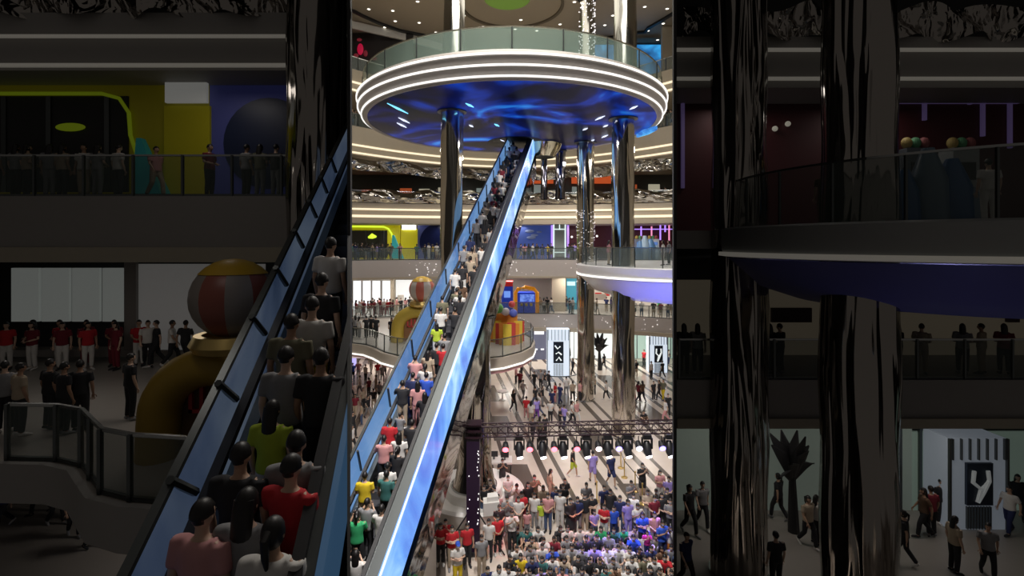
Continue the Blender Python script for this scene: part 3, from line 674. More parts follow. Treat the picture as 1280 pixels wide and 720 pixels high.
MB().box(-1.87, -1.33, TY - .25, TY + .25, .06, 4.7).build('wrap', mat('purple_cloth', (.018, .004, .028), .5), t)
MB().box(-2.1, -1.1, TY - .5, TY + .5, 0, .06).build('base_plate', M_black, t)
for s_ in (-1, 1): MB().bar((-1.6 + s_ * .2, TY - .1, 1.6), (-1.6 + s_ * 1.3, TY - .4, .03), .03).build('brace', M_black, t)
bb = MB(); rnd = random.Random(2)
for k in range(26): bb.box(-1.85 + rnd.uniform(0, .5), -1.83 + rnd.uniform(0, .0) + .5 if False else -1.35, 0, 0, 0, 0) if False else None
for k in range(22):
    x = -1.6 + rnd.choice((-.18, .2)) + rnd.uniform(-.04, .04); z = rnd.uniform(.3, 4.6); bb.box(x - .015, x + .015, TY - .28, TY - .25, z - .02, z + .02)
bb.build('tiny_lights', MATS['twinkle'], t)
t = thing('rigging_block', 'dark lattice corner block where the stage beam meets the post', 'truss', (-1.6, TY, 4.7))
for k in range(3): MB().box(-1.95, -1.25, TY - .33, TY + .33, 4.72 + k * .26, 4.78 + k * .26).build('plate', m_tr, t)
heads = [(649, 0), (678, 0), (704, 0), (733, 1), (760, 1), (785, 2), (810, 3), (838, 2)]
pars = [(632, 0), (662, 0), (692, 0), (720, 0), (747, 1), (772, 2), (797, 3), (826, 2)]
LC = [(1, .12, .16), (1, .75, .8), (.25, .2, 1), (.8, .8, 1)]
CN = ['red', 'pinkish white', 'blue', 'cool white']
def hang(px): x = X(px, TY + .1); return x, TY + .15 + .02 * x
near = {649: 'first moving lamp', 678: 'second moving lamp', 704: 'third moving lamp', 733: 'fourth moving lamp', 760: 'fifth moving lamp', 785: 'sixth moving lamp', 810: 'seventh moving lamp', 838: 'eighth moving lamp'}
for i, (px, c) in enumerate(heads):
    x, y = hang(px)
    t = thing('moving_head_lamp', 'black stage lamp with bright white lens, %s from the purple post' % near[px].replace(' moving lamp', ''), 'lamp', (x, y, 4.7), 'moving lamps on the stage beam')
    MB().box(x - .16, x + .16, y - .14, y + .14, 4.52, 4.7).build('base', M_black, t)
    for s_ in (-1, 1): MB().box(x + s_ * .2 - .03, x + s_ * .2 + .03, y - .07, y + .07, 4.1, 4.56).build('yoke_arm', M_black, t)
    MB().loft([(x, y + .05, 4.42), (x, y, 4.25), (x, y - .12, 4.0), (x + .03, y - .2, 3.86)], [.1, .17, .17, .13], 14).build('head', M_black, t, True)
    MB().loft([(x + .03, y - .2, 3.87), (x + .04, y - .24, 3.82)], [.12, .12], 14).build('lens', emat('lens_white', (1, .95, 1), 6), t)
for i, (px, c) in enumerate(pars):
    x, y = hang(px); y -= .3
    t = thing('par_lamp', 'small %s glowing stage can, %s from the purple post' % (CN[c], ('first', 'second', 'third', 'fourth', 'fifth', 'sixth', 'seventh', 'eighth')[i]), 'lamp', (x, y, 4.7), 'small cans on the stage beam')
    MB().bar((x, y, 4.75), (x, y, 4.45), .02).build('hanger', M_black, t)
    MB().loft([(x, y + .15, 4.45), (x, y, 4.35), (x, y - .14, 4.28)], [.1, .14, .14], 14).build('can', M_black, t, True)
    MB().loft([(x, y - .135, 4.282), (x, y - .16, 4.27)], [.125, .125], 14).build('lens', emat('lens%d' % c, LC[c], 5), t)
for (px, c, pw, tx, ty) in ((649, 0, 250, -.5, 21), (678, 0, 150, 1.2, 19.5), (720, 1, 200, 2.5, 19.5), (760, 2, 1100, 3.3, 19.8), (785, 2, 1100, 5.0, 20.2), (826, 2, 1000, 6, 20.3), (733, 0, 200, 2.7, 21), (810, 3, 150, 5.3, 23)):
    x, y = hang(px); spot('stage_beam', (x, y - .3, 3.7), (tx, ty, 0), pw, LC[c] if c != 2 else (.22, .16, 1), 34, .06, .6)
for px, ty in ((655, 26), (690, 27)):
    spot('stage_beam', (X(px, TY), TY + .4, 4.2), (X(px, TY), ty, 0), 260, (1, .1, .2), 50, .06, .8)
# ring desk round the support column
t = thing('ring_bench', 'white curved ring desk round the mirrored support column', 'desk', (-1.85, 24.2, 0))
MB().lathe((-1.85, 24.2, 0), [(1.0, .95), (1.35, .95), (1.4, .55), (1.7, .55), (2.3, .8), (2.45, .7), (2.3, .1), (2.2, 0)], 64).build('shell', M_white, t, True)
t = thing('white_block', 'white wedge shaped block resting on the ring desk by the purple post', 'block', (-.9, 22.1, .74))
MB().prism([(-1.25, 21.75), (-.55, 21.9), (-.65, 22.45), (-1.3, 22.3)], .74, 1.3).build('body', M_white, t)
MB().prism([(-1.1, 21.9), (-.6, 22.0), (-.68, 22.4), (-1.1, 22.3)], 1.3, 1.5).build('top', M_white, t)
t = thing('control_desk', 'white control desk cluttered with dark equipment beyond the purple post', 'desk', (-.7, 27, 0))
MB().box(-1.5, 0, 27, 27.9, .7, .8).build('table_top', M_white, t)
for a, b_ in ((-1.45, 27.05), (-.1, 27.05), (-1.45, 27.8), (-.1, 27.8)): MB().box(a, a + .06, b_, b_ + .06, 0, .7).build('leg', M_dsteel, t)
for k, (a, b_) in enumerate(((-1, 27.4), (-.4, 27.3))):
    m_ = thing('monitor', ['dark monitor on the white control desk', 'second dark monitor nearer the walkway on the control desk'][k], 'monitor', (a, b_, .8))
    MB().box(a - .22, a + .22, b_, b_ + .04, .95, 1.25).build('screen', M_black, m_); MB().box(a - .05, a + .05, b_, b_ + .12, .8, .95).build('stand', M_dsteel, m_)
# tensile barrier posts
for i, (px, py, l_) in enumerate(((776, 585, 'gold barrier post farthest from the crowd'), (780.5, 597, 'gold barrier post beside the person in purple'), (794, 614, 'gold barrier post third along the walkway'), (803, 630, 'gold barrier post closest to the seated crowd'), (746, 627, 'gold barrier post standing alone among the onlookers'))):
    x, y = on(px, py, 0); t = thing('barrier_post', l_, 'post', (x, y, 0), 'gold barrier posts')
    MB().lathe((x, y, 0), [(.17, 0), (.17, .03), (.04, .06)], 20).build('base', M_gold, t, True)
    MB().lathe((x, y, 0), [(.03, .05), (.03, .95), (.045, .96), (.045, 1.02), (0, 1.03)], 12).build('pole', M_gold, t, True)
b = MB(); bp = [on(776, 585, 0), on(780.5, 597, 0), on(794, 614, 0), on(803, 630, 0)]
tag(MB().path_wall([(p[0], p[1]) for p in bp], .88, .94, .01).build('barrier_belt', mat('belt', (.05, .04, .05), .6)), 'dark belt strung between the gold barrier posts', 'belt')
tag(MB().box(*sorted((X(628, 37.5), X(640, 37.5))), 37.4, 38.2, 0, .75).build('cart', M_white), 'small white cart on the striped floor by the balcony', 'cart') if False else None
x, y = on(628, 500, 0); t = thing('round_stool_table', 'small white round table on the striped floor', 'table', (x, y, 0))
MB().lathe((x, y, 0), [(.3, 0), (.3, .03), (.05, .05), (.05, .6), (.45, .68), (.45, .74), (0, .74)], 28).build('top', M_white, t, True)

# ------------------------------------------------------------------ two made-up side wings (nearer repeats of the hall, darkness mixed into colours)
M_wf = mat('added_wing_fascia', (.30, .285, .27), .6)
M_wd = mat('added_wing_dark', (.03, .03, .03), .7)
M_wtile = mat('added_wing_tile', (.34, .31, .28), .35)
M_wcol = mirror('added_wing_column_mirror', (.4, .37, .34), 2.2, .9, .5, .12, (1, 1, .07))
K = .3258
struct('wall_left', MB().prism([(-K * 8, 8), (-K * 21, 21), (-K * 21 - .15, 21), (-K * 8 - .05, 8)], 0, 33), M_wd)  # added end wall along the sight line, keeping hall light off the wing
mb_ = MB(); ya, yb = 3.0, 8.0; za = lambda y: CZ - 4.58 + .59 * y          # low wall closing the side of the added wing escalator
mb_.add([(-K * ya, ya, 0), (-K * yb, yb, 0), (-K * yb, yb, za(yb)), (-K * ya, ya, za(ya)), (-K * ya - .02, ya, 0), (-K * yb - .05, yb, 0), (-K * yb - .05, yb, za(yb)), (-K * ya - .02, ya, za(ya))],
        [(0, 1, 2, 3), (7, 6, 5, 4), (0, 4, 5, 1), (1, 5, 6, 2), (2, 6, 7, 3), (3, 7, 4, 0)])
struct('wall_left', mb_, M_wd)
struct('wall_right', MB().prism([(K * 8, 8), (K * 20, 20), (K * 20 + .12, 20), (K * 8 + .05, 8)], 0, 33), M_wd)  # added wall on the opposite sight line, shutting out hall light
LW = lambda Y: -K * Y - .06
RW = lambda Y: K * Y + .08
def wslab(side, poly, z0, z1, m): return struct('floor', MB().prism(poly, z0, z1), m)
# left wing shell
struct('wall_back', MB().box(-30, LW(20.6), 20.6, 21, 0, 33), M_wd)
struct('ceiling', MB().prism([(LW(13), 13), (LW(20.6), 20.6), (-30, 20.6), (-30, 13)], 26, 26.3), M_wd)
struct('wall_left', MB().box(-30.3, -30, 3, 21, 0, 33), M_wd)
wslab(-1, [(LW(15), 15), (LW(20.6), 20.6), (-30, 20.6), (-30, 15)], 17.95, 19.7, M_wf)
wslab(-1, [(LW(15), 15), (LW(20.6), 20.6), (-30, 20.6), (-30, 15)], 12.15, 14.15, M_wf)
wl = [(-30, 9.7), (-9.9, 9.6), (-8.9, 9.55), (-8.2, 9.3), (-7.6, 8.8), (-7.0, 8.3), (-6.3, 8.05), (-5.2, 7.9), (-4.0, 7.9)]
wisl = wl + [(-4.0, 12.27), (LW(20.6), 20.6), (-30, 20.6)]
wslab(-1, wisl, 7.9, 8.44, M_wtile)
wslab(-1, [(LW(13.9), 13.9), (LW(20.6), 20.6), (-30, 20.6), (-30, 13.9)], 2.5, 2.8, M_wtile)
trim(MB().path_wall([(-30, 14.9), (LW(14.9), 14.9)], 18.88, 18.96, -.1), M_dimstrip)
trim(MB().path_wall([(-30, 14.9), (LW(14.9), 14.9)], 18.0, 18.1, -.1), M_dimstrip)
trim(MB().path_wall([(-30, 14.9), (LW(14.9), 14.9)], 12.15, 12.6, .12), mat('wing_cream', (.42, .38, .3), .6))
trim(MB().path_wall(wl, 7.75, 8.5, -.12), M_wf, True)
trim(MB().path_wall(wl, 7.86, 7.93, .06), M_dimstrip)
b = MB(); vs = []
for i in range(60):
    for j in range(5):
        vs.append((-16 + 11.1 * i / 59, 14.9 - .25 * math.sin(j * .8 + i * .5), 19.6 + .22 * j + .1 * math.sin(i * .7)))
tag(b.add(vs, [(i * 5 + j, i * 5 + 5 + j, i * 5 + 6 + j, i * 5 + j + 1) for i in range(59) for j in range(4)]).build('mirror_ribbon', M_wcol, None, True), 'dim crumpled metal ribbon on top of the dark wing fascia')
bpy.data.objects[-1] if False else None
for o in COL.objects:
    if o.name.startswith('mirror_ribbon'): o['category'] = 'ribbon'
def wpb(px0, px1, py0, py1, Y, d=.12): return pb(px0, px1, py0, py1, Y, d)
Yw = 16.4
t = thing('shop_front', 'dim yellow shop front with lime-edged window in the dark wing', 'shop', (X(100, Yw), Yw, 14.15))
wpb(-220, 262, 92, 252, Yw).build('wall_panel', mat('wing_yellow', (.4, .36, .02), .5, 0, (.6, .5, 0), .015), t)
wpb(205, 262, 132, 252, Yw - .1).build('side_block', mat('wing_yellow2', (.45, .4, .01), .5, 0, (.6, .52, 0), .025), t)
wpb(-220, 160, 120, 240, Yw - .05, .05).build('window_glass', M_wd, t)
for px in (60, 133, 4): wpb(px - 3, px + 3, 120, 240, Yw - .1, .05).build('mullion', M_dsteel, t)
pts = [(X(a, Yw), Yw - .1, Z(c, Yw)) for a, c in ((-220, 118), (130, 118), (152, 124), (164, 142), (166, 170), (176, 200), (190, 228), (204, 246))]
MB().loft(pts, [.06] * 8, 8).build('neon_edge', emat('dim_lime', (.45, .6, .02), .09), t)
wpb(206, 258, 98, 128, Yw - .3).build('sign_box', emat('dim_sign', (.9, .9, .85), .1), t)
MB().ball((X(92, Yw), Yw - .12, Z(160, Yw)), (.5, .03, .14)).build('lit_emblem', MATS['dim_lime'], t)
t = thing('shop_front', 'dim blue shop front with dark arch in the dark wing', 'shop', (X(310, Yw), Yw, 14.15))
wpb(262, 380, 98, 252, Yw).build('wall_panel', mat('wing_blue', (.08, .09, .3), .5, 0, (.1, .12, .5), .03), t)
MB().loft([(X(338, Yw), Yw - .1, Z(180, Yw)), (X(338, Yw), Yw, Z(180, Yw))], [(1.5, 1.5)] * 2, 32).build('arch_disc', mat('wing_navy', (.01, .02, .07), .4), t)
rp = [(-16 + 1.5 * i, 15.05) for i in range(8)]
rail('dark railing before the dim yellow shop in the side wing', [p for p in rp if p[0] < -5.1], 14.15, 1.25, M_gldim)
rail('curving dark railing on the near wavy balcony of the side wing', [(p[0], p[1] + .12) for p in wl if p[0] > -12], 8.46, 1.1, M_gldim)
t = thing('slide', 'teal slide shape beside the dim yellow shop', 'slide', (X(180, 15.9), 15.9, 14.15))
MB().add([(X(170, 15.9), 15.9, 16.1), (X(176, 15.9), 15.9, 16.1), (X(206, 15.9), 15.7, 14.3), (X(170, 15.9), 15.7, 14.3), (X(170, 15.9), 16.1, 16.1), (X(176, 15.9), 16.1, 16.1), (X(206, 15.9), 16.2, 14.3), (X(170, 15.9), 16.2, 14.3)], [(0, 1, 2, 3), (7, 6, 5, 4), (0, 4, 5, 1), (1, 5, 6, 2), (2, 6, 7, 3), (3, 7, 4, 0)]).build('chute', mat('wing_teal', (.03, .3, .3), .4, 0, (.03, .4, .4), .03), t)
t = thing('slide', 'teal slide shape beside the yellow shop on the far second gallery', 'slide', (X(494, 50), 50.6, 11.15))
MB().add([(X(489, 50), 50.4, 13.6), (X(491, 50), 50.4, 13.6), (X(503, 50), 50.3, 11.2), (X(488, 50), 50.3, 11.2), (X(489, 50), 50.8, 13.6), (X(491, 50), 50.8, 13.6), (X(503, 50), 50.9, 11.2), (X(488, 50), 50.9, 11.2)], [(0, 1, 2, 3), (7, 6, 5, 4), (0, 4, 5, 1), (1, 5, 6, 2), (2, 6, 7, 3), (3, 7, 4, 0)]).build('chute', mat('teal', (.05, .4, .4), .4, 0, (.05, .5, .5), .25), t)
Y2 = 18.2
t = thing('shop_window', 'dim white shop windows in the dark wing behind the red uniforms', 'shop', (X(160, Y2), Y2, 8.44))
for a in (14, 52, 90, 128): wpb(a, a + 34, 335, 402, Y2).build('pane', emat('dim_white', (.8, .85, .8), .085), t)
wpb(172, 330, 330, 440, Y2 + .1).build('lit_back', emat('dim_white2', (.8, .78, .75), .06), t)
wpb(155, 170, 325, 445, Y2 - .1).build('pier', M_wf, t)
wpb(-300, 330, 438, 446, Y2 - .2).build('plinth', M_wf, t)
t = thing('screen', 'added dim lilac screen low in the made-up dark wing', 'screen', (X(8, 20), 20, 2.8))
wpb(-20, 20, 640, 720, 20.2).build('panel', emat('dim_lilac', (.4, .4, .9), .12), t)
wpb(-22, 22, 636, 640, 20.1).build('bezel', M_wd, t)
t = thing('mirror_column', 'dim mirrored column standing in the dark wing before the blue shop', 'column', (-5.55, 14.1, 2.8))
MB().lathe((-5.55, 14.1, 0), [(.78 * (1 + .03 * math.sin(k)), 2.8 + 23.2 * k / 40) for k in range(41)], 48, wob=lambda a, z: 1 + .03 * math.sin(4 * a + z * .4)).build('shaft', M_wcol, t, True)
MB().lathe((-5.55, 14.1, 2.8), [(.84, 0), (.84, .12), (.78, .12)], 40).build('foot_ring', M_steel, t)
gw = [mat('shaded_gate_yellow', (.35, .22, .02), .5), mat('shaded_gate_brown', (.1, .05, .02), .6), mat('shaded_letter', (.4, .03, .03), .5), mat('shaded_ball_red', (.25, .07, .05), .4), mat('wing_ball_white', (.25, .22, .2), .4), mat('wing_ball_yellow', (.5, .3, .02), .4)]  # gate colours repeated with the wing's darkness mixed in
gate(X(272, 9.9), 9.9, 8.44, .92, 'added dim yellow inflatable gate with striped ball in the made-up dark wing', gw)

# right wing shell
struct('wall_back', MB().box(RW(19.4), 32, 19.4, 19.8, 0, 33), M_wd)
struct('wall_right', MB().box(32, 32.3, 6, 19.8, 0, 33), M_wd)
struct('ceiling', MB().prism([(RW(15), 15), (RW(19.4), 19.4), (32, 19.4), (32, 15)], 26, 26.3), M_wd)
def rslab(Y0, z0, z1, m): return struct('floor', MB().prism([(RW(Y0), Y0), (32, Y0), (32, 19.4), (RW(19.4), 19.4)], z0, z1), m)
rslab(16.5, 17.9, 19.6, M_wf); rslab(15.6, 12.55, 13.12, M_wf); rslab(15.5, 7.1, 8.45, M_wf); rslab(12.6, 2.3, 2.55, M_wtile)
for z in (19.05, 18.1): trim(MB().path_wall([(RW(16.4), 16.4), (32, 16.4)], z, z + .1, -.1), M_dimstrip)
trim(MB().path_wall([(RW(15.4), 15.4), (32, 15.4)], 7.0, 7.3, -.1), MATS['wing_cream'])
vs = []; b = MB()
for i in range(80):
    for j in range(5): vs.append((5.6 + 14 * i / 79, 16.3 - .25 * math.sin(j * .8 + i * .5), 19.5 + .25 * j + .12 * math.sin(i * .6)))
tag(b.add(vs, [(i * 5 + j, i * 5 + 5 + j, i * 5 + 6 + j, i * 5 + j + 1) for i in range(79) for j in range(4)]).build('mirror_ribbon', M_wcol, None, True), 'dim crumpled metal ribbon over the wing behind two dark columns', 'ribbon')
round_balcony(12.0, 14.0, 5.8, 13.18, 'dim grey round balcony with bluish underside in the dark wing', 12.42, 11.1, 3.6, mat('wing_grey', (.30, .31, .31), .5), mat('wing_blue_soffit', (.12, .13, .34), .5), M_dimstrip, M_gldim, 1.35, 'dark glass railing on the dim round balcony', seg=(.85, 1.8))
for x, y, r, l_ in ((6.95, 15.2, .8, 'dim mirrored column nearer the bright hall in the other dark wing'), (8.45, 12.1, .8, 'dim mirrored column passing behind the dim round balcony')):
    t = thing('mirror_column', l_, 'column', (x, y, 2.55))
    MB().lathe((x, y, 0), [(r * (1 + .03 * math.sin(k + x)), 2.55 + 23.4 * k / 40) for k in range(41)], 48, wob=lambda a, z: 1 + .035 * math.sin(4 * a + z * .4)).build('shaft', M_wcol, t, True)
    MB().lathe((x, y, 2.55), [(r * 1.08, 0), (r * 1.08, .12), (r, .12)], 40).build('foot_ring', M_steel, t)
Yr = 18.4
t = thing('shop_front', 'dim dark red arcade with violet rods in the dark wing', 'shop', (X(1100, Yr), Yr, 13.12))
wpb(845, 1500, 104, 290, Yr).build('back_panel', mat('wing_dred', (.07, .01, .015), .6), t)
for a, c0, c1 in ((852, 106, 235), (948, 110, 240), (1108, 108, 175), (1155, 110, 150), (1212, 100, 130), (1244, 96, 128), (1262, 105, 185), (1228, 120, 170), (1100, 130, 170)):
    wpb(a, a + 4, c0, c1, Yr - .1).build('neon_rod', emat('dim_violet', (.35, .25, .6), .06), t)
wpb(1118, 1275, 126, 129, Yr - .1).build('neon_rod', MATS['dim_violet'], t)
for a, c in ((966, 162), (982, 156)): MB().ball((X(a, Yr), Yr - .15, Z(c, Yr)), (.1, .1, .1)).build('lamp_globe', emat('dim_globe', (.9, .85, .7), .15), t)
for i, px in enumerate((1150, 1208)):
    x = X(px, 17); t = thing('arcade_cabinet', ['dim arcade cabinet with toys in the dark wing', 'paler dim arcade cabinet by the blue castle in the wing'][i], 'cabinet', (x, 17, 13.12))
    MB().box(x - .45, x + .45, 17, 17.6, 13.12, 16.0).build('body', mat('wcab%d' % i, (.12, .14, .16) if i == 0 else (.35, .38, .38), .4), t)
    MB().box(x - .3, x + .3, 16.96, 17, 14.9, 15.5).build('screen', M_black, t)
    for k in range(3): MB().ball((x - .3 + .3 * k, 17.2, 16.2), (.18, .15, .2)).build('toy', mat('wtoy%d' % k, [(.4, .3, .1), (.1, .3, .15), (.3, .1, .1)][k], .6), t)
t = thing('inflatable_castle', 'dim blue bouncy castle shape on the dark wing balcony', 'inflatable', (X(1170, 14), 14, 13.18))
for k, (px, r, h) in enumerate(((1130, .4, 1.6), (1160, .5, 2.2), (1190, .5, 1.9), (1212, .4, 1.1))):
    x = X(px, 14); MB().loft([(x, 14, 13.2), (x, 14, 13.2 + h * .6), (x, 14, 13.2 + h)], [r, r * .9, r * .3], 12).build('tower', mat('wcastle%d' % (k % 2), [(.05, .14, .32), (.16, .24, .32)][k % 2], .3), t, True)
rail('dark railing along the lower wing gallery behind the columns', [(RW(15.6) + .1 + 1.5 * i, 15.62) for i in range(15)], 8.45, 1.25, M_gldim)
t = thing('shop_window', 'dim beige shop wall with dark goods in the dark wing', 'shop', (X(1100, 19), 19, 8.45))
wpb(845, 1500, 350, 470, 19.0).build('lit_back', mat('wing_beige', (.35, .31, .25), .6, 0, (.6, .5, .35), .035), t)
for a, w_, c in ((965, 50, 385), (1125, 80, 372), (1260, 15, 385)): wpb(a, a + w_, c, c + 18, 18.8).build('dark_goods', mat('wing_goods', (.05, .02, .02), .6), t)
t = thing('glass_wall', 'dim greenish shop glass on the lowest wing floor', 'shop', (X(1100, 19), 19, 2.55))
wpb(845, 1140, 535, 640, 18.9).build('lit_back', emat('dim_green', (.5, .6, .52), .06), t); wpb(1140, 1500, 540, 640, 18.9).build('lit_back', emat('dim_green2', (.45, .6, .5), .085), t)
for a in (1125, 1150, 1178, 1290): wpb(a, a + 3, 535, 645, 18.8).build('mullion', M_dsteel, t)
tower(1222, 36, 17.6, 'dim display tower with a pale forked mark in the dark wing', [[(-.6, .9), (-.7, .2), (0, -.2), (.7, .3), (.6, .9)], [(0, -.2), (-.3, -1)], [(.7, .3), (.2, -.4), (-.3, -1)]], 548, 662, .1)
t = thing('plant_sculpture', 'dim black leafy sculpture between the wing columns', 'sculpture', (X(992, 17.5), 17.5, 2.55)); random.seed(3)
MB().loft([(X(992, 17.5), 17.5, 2.55), (X(990, 17.5), 17.5, 4.8)], [.2, .1], 8).build('stem', M_black, t)
for k in range(12):
    a = random.uniform(0, 2 * PI); x0 = X(990, 17.5); r = random.uniform(.4, .9); z1 = random.uniform(4.5, 6.2)
    MB().loft([(x0, 17.5, 4.3), (x0 + r * .5 * math.cos(a), 17.5 + .3 * math.sin(a), (4.3 + z1) / 2 + .3), (x0 + r * math.cos(a), 17.5 + .5 * math.sin(a), z1)], [(.05, .02), (.2, .03), (.03, .01)], 6).build('leaf', M_black, t)

spot('blue_wash', (9.2, 9.0, 6.5), (10, 11.5, 12), 30, (.2, .22, 1), 80, .2, 1)  # added blue spot to tint the wing balcony underside
# ------------------------------------------------------------------ people
def V(*a): return Vector(a)
def joints(pose):
    P, N = V(0, 0, .93), V(0, .0, 1.43)
    def arm(s, e, w, f): return [V(s * .185, .01, 1.385)] + [V(s * e[0], e[1], e[2]), V(s * w[0], w[1], w[2]), V(s * f[0], f[1], f[2])]
    legs = {s: [V(s * .09, 0, .9), V(s * .1, -.015, .49), V(s * .1, .02, .09), V(s * .12, -.13, .03)] for s in (-1, 1)}
    arms = {s: arm(s, (.235, .03, 1.1), (.24, -.04, .86), (.23, -.07, .76)) for s in (-1, 1)}
    H = V(0, -.02, 1.585)
    if pose == 'hands':
        arms = {s: arm(s, (.235, .0, 1.11), (.08 * 1 + .03, -.22, 1.06), (.02, -.26, 1.04)) for s in (-1, 1)}
    elif pose == 'fold':
        arms = {1: arm(1, (.25, -.04, 1.12), (.0, -.2, 1.17), (-.1, -.17, 1.2)), -1: arm(-1, (.25, -.04, 1.12), (.0, -.23, 1.12), (-.1, -.2, 1.14))}
    elif pose == 'walk':
        legs = {1: [V(.09, 0, .9), V(.1, -.17, .52), V(.1, -.22, .1), V(.11, -.37, .06)], -1: [V(-.09, 0, .9), V(-.1, .04, .5), V(-.1, .3, .16), V(-.11, .2, .04)]}
        arms = {1: arm(1, (.24, .12, 1.12), (.24, .12, .88), (.23, .1, .78)), -1: arm(-1, (.24, -.05, 1.11), (.22, -.2, .93), (.21, -.26, .84))}
    elif pose == 'rail':
        arms[1] = arm(1, (.27, -.1, 1.16), (.3, -.32, 1.08), (.3, -.41, 1.06))
        legs[-1] = [V(-.09, 0, .9), V(-.1, -.1, .52), V(-.1, -.08, .14), V(-.12, -.22, .08)]
    elif pose == 'phone':
        arms[1] = arm(1, (.27, -.12, 1.2), (.12, -.3, 1.42), (.09, -.32, 1.5))
        arms[-1] = arm(-1, (.25, -.06, 1.13), (.05, -.3, 1.33), (-.0, -.33, 1.41))
    elif pose == 'sit':
        P, N = V(0, .1, .13), V(0, .03, .61); H = V(0, -.0, .76)
        legs = {s: [V(s * .1, .06, .13), V(s * .33, -.25, .17), V(s * -.03, -.34 - .05 * s, .08), V(s * -.15, -.34 - .05 * s, .05)] for s in (-1, 1)}
        arms = {s: [V(s * .185, .03, .565), V(s * .25, -.06, .33), V(s * .12, -.25, .25), V(s * .05, -.31, .24)] for s in (-1, 1)}
    elif pose == 'hug':
        P, N = V(0, .1, .13), V(0, -.02, .6); H = V(0, -.06, .745)
        legs = {s: [V(s * .1, .06, .13), V(s * .14, -.27, .47), V(s * .13, -.42, .08), V(s * .14, -.55, .04)] for s in (-1, 1)}
        arms = {s: [V(s * .185, .0, .56), V(s * .26, -.17, .4), V(s * .12, -.4, .33), V(s * .03, -.45, .31)] for s in (-1, 1)}
    return dict(P=P, N=N, H=H, legs=legs, arms=arms)
def spine(J, qs, rr):
    P, N = J['P'], J['N']; return [P.lerp(N, q) for q in qs], rr
def remesh(mb, name, vox, mats, extra=None, smooth=3):
    me = mb.mesh(name); o = bpy.data.objects.new('tmp', me); COL.objects.link(o)
    m = o.modifiers.new('r', 'REMESH'); m.mode = 'VOXEL'; m.voxel_size = vox; m.use_smooth_shade = True
    s = o.modifiers.new('s', 'SMOOTH'); s.factor = .5; s.iterations = smooth
    dg = bpy.context.evaluated_depsgraph_get(); me2 = bpy.data.meshes.new_from_object(o.evaluated_get(dg))
    bpy.data.objects.remove(o); bpy.data.meshes.remove(me)
    me2.name = name; me2.materials.clear()
    if extra:
        bm = bmesh.new(); bm.from_mesh(me2)
        for mi, e in extra:
            em = e.mesh('x'); n0 = len(bm.faces); bm.from_mesh(em); bm.faces.ensure_lookup_table()
            for f in bm.faces[n0:]: f.material_index = mi; f.smooth = True
        bm.to_mesh(me2); bm.free()
    me2.polygons.foreach_set('use_smooth', [True] * len(me2.polygons))
    for mm in mats: me2.materials.append(mm)
    return me2
SKINS = [mat('skin_light', (.62, .41, .30), .5), mat('skin_tan', (.5, .31, .21), .5), mat('skin_deep', (.38, .22, .14), .5)]
M_eye = mat('eye_dark', (.02, .015, .012), .3); M_lip = mat('lip', (.42, .16, .14), .5)
def hand(mb, W, T, s):
    d = (T - W).normalized(); up = Vector((0, 0, 1)) if abs(d.z) < .8 else Vector((0, -1, 0))
    a = d.cross(up).normalized(); n = a.cross(d)
    kn = W + d * .095
    mb.loft([W, W + d * .03, kn], [(.026, .02), (.038, .017), (.042, .014)], 8, a)
def fingers(W, T, s):
    e = MB(); d = (T - W).normalized(); up = Vector((0, 0, 1)) if abs(d.z) < .8 else Vector((0, -1, 0))
    a = d.cross(up).normalized(); n = a.cross(d); kn = W + d * .09
    for k, (o, L) in enumerate(((-.031, .062), (-.01, .078), (.011, .072), (.031, .055))):
        p = kn + a * o; q = p + d * L * .5 + a * o * .15 - n * .006; r = q + d * L * .45 - n * .022
        e.loft([p, q, r], [.0085, .008, .006], 6)
    p = W + d * .03 + a * (-.033 if s > 0 else .033); e.loft([p, p + a * (-.03 if s > 0 else .03) + d * .03, p + a * (-.035 if s > 0 else .035) + d * .06 - n * .01], [.011, .0095, .007], 6)
    return e
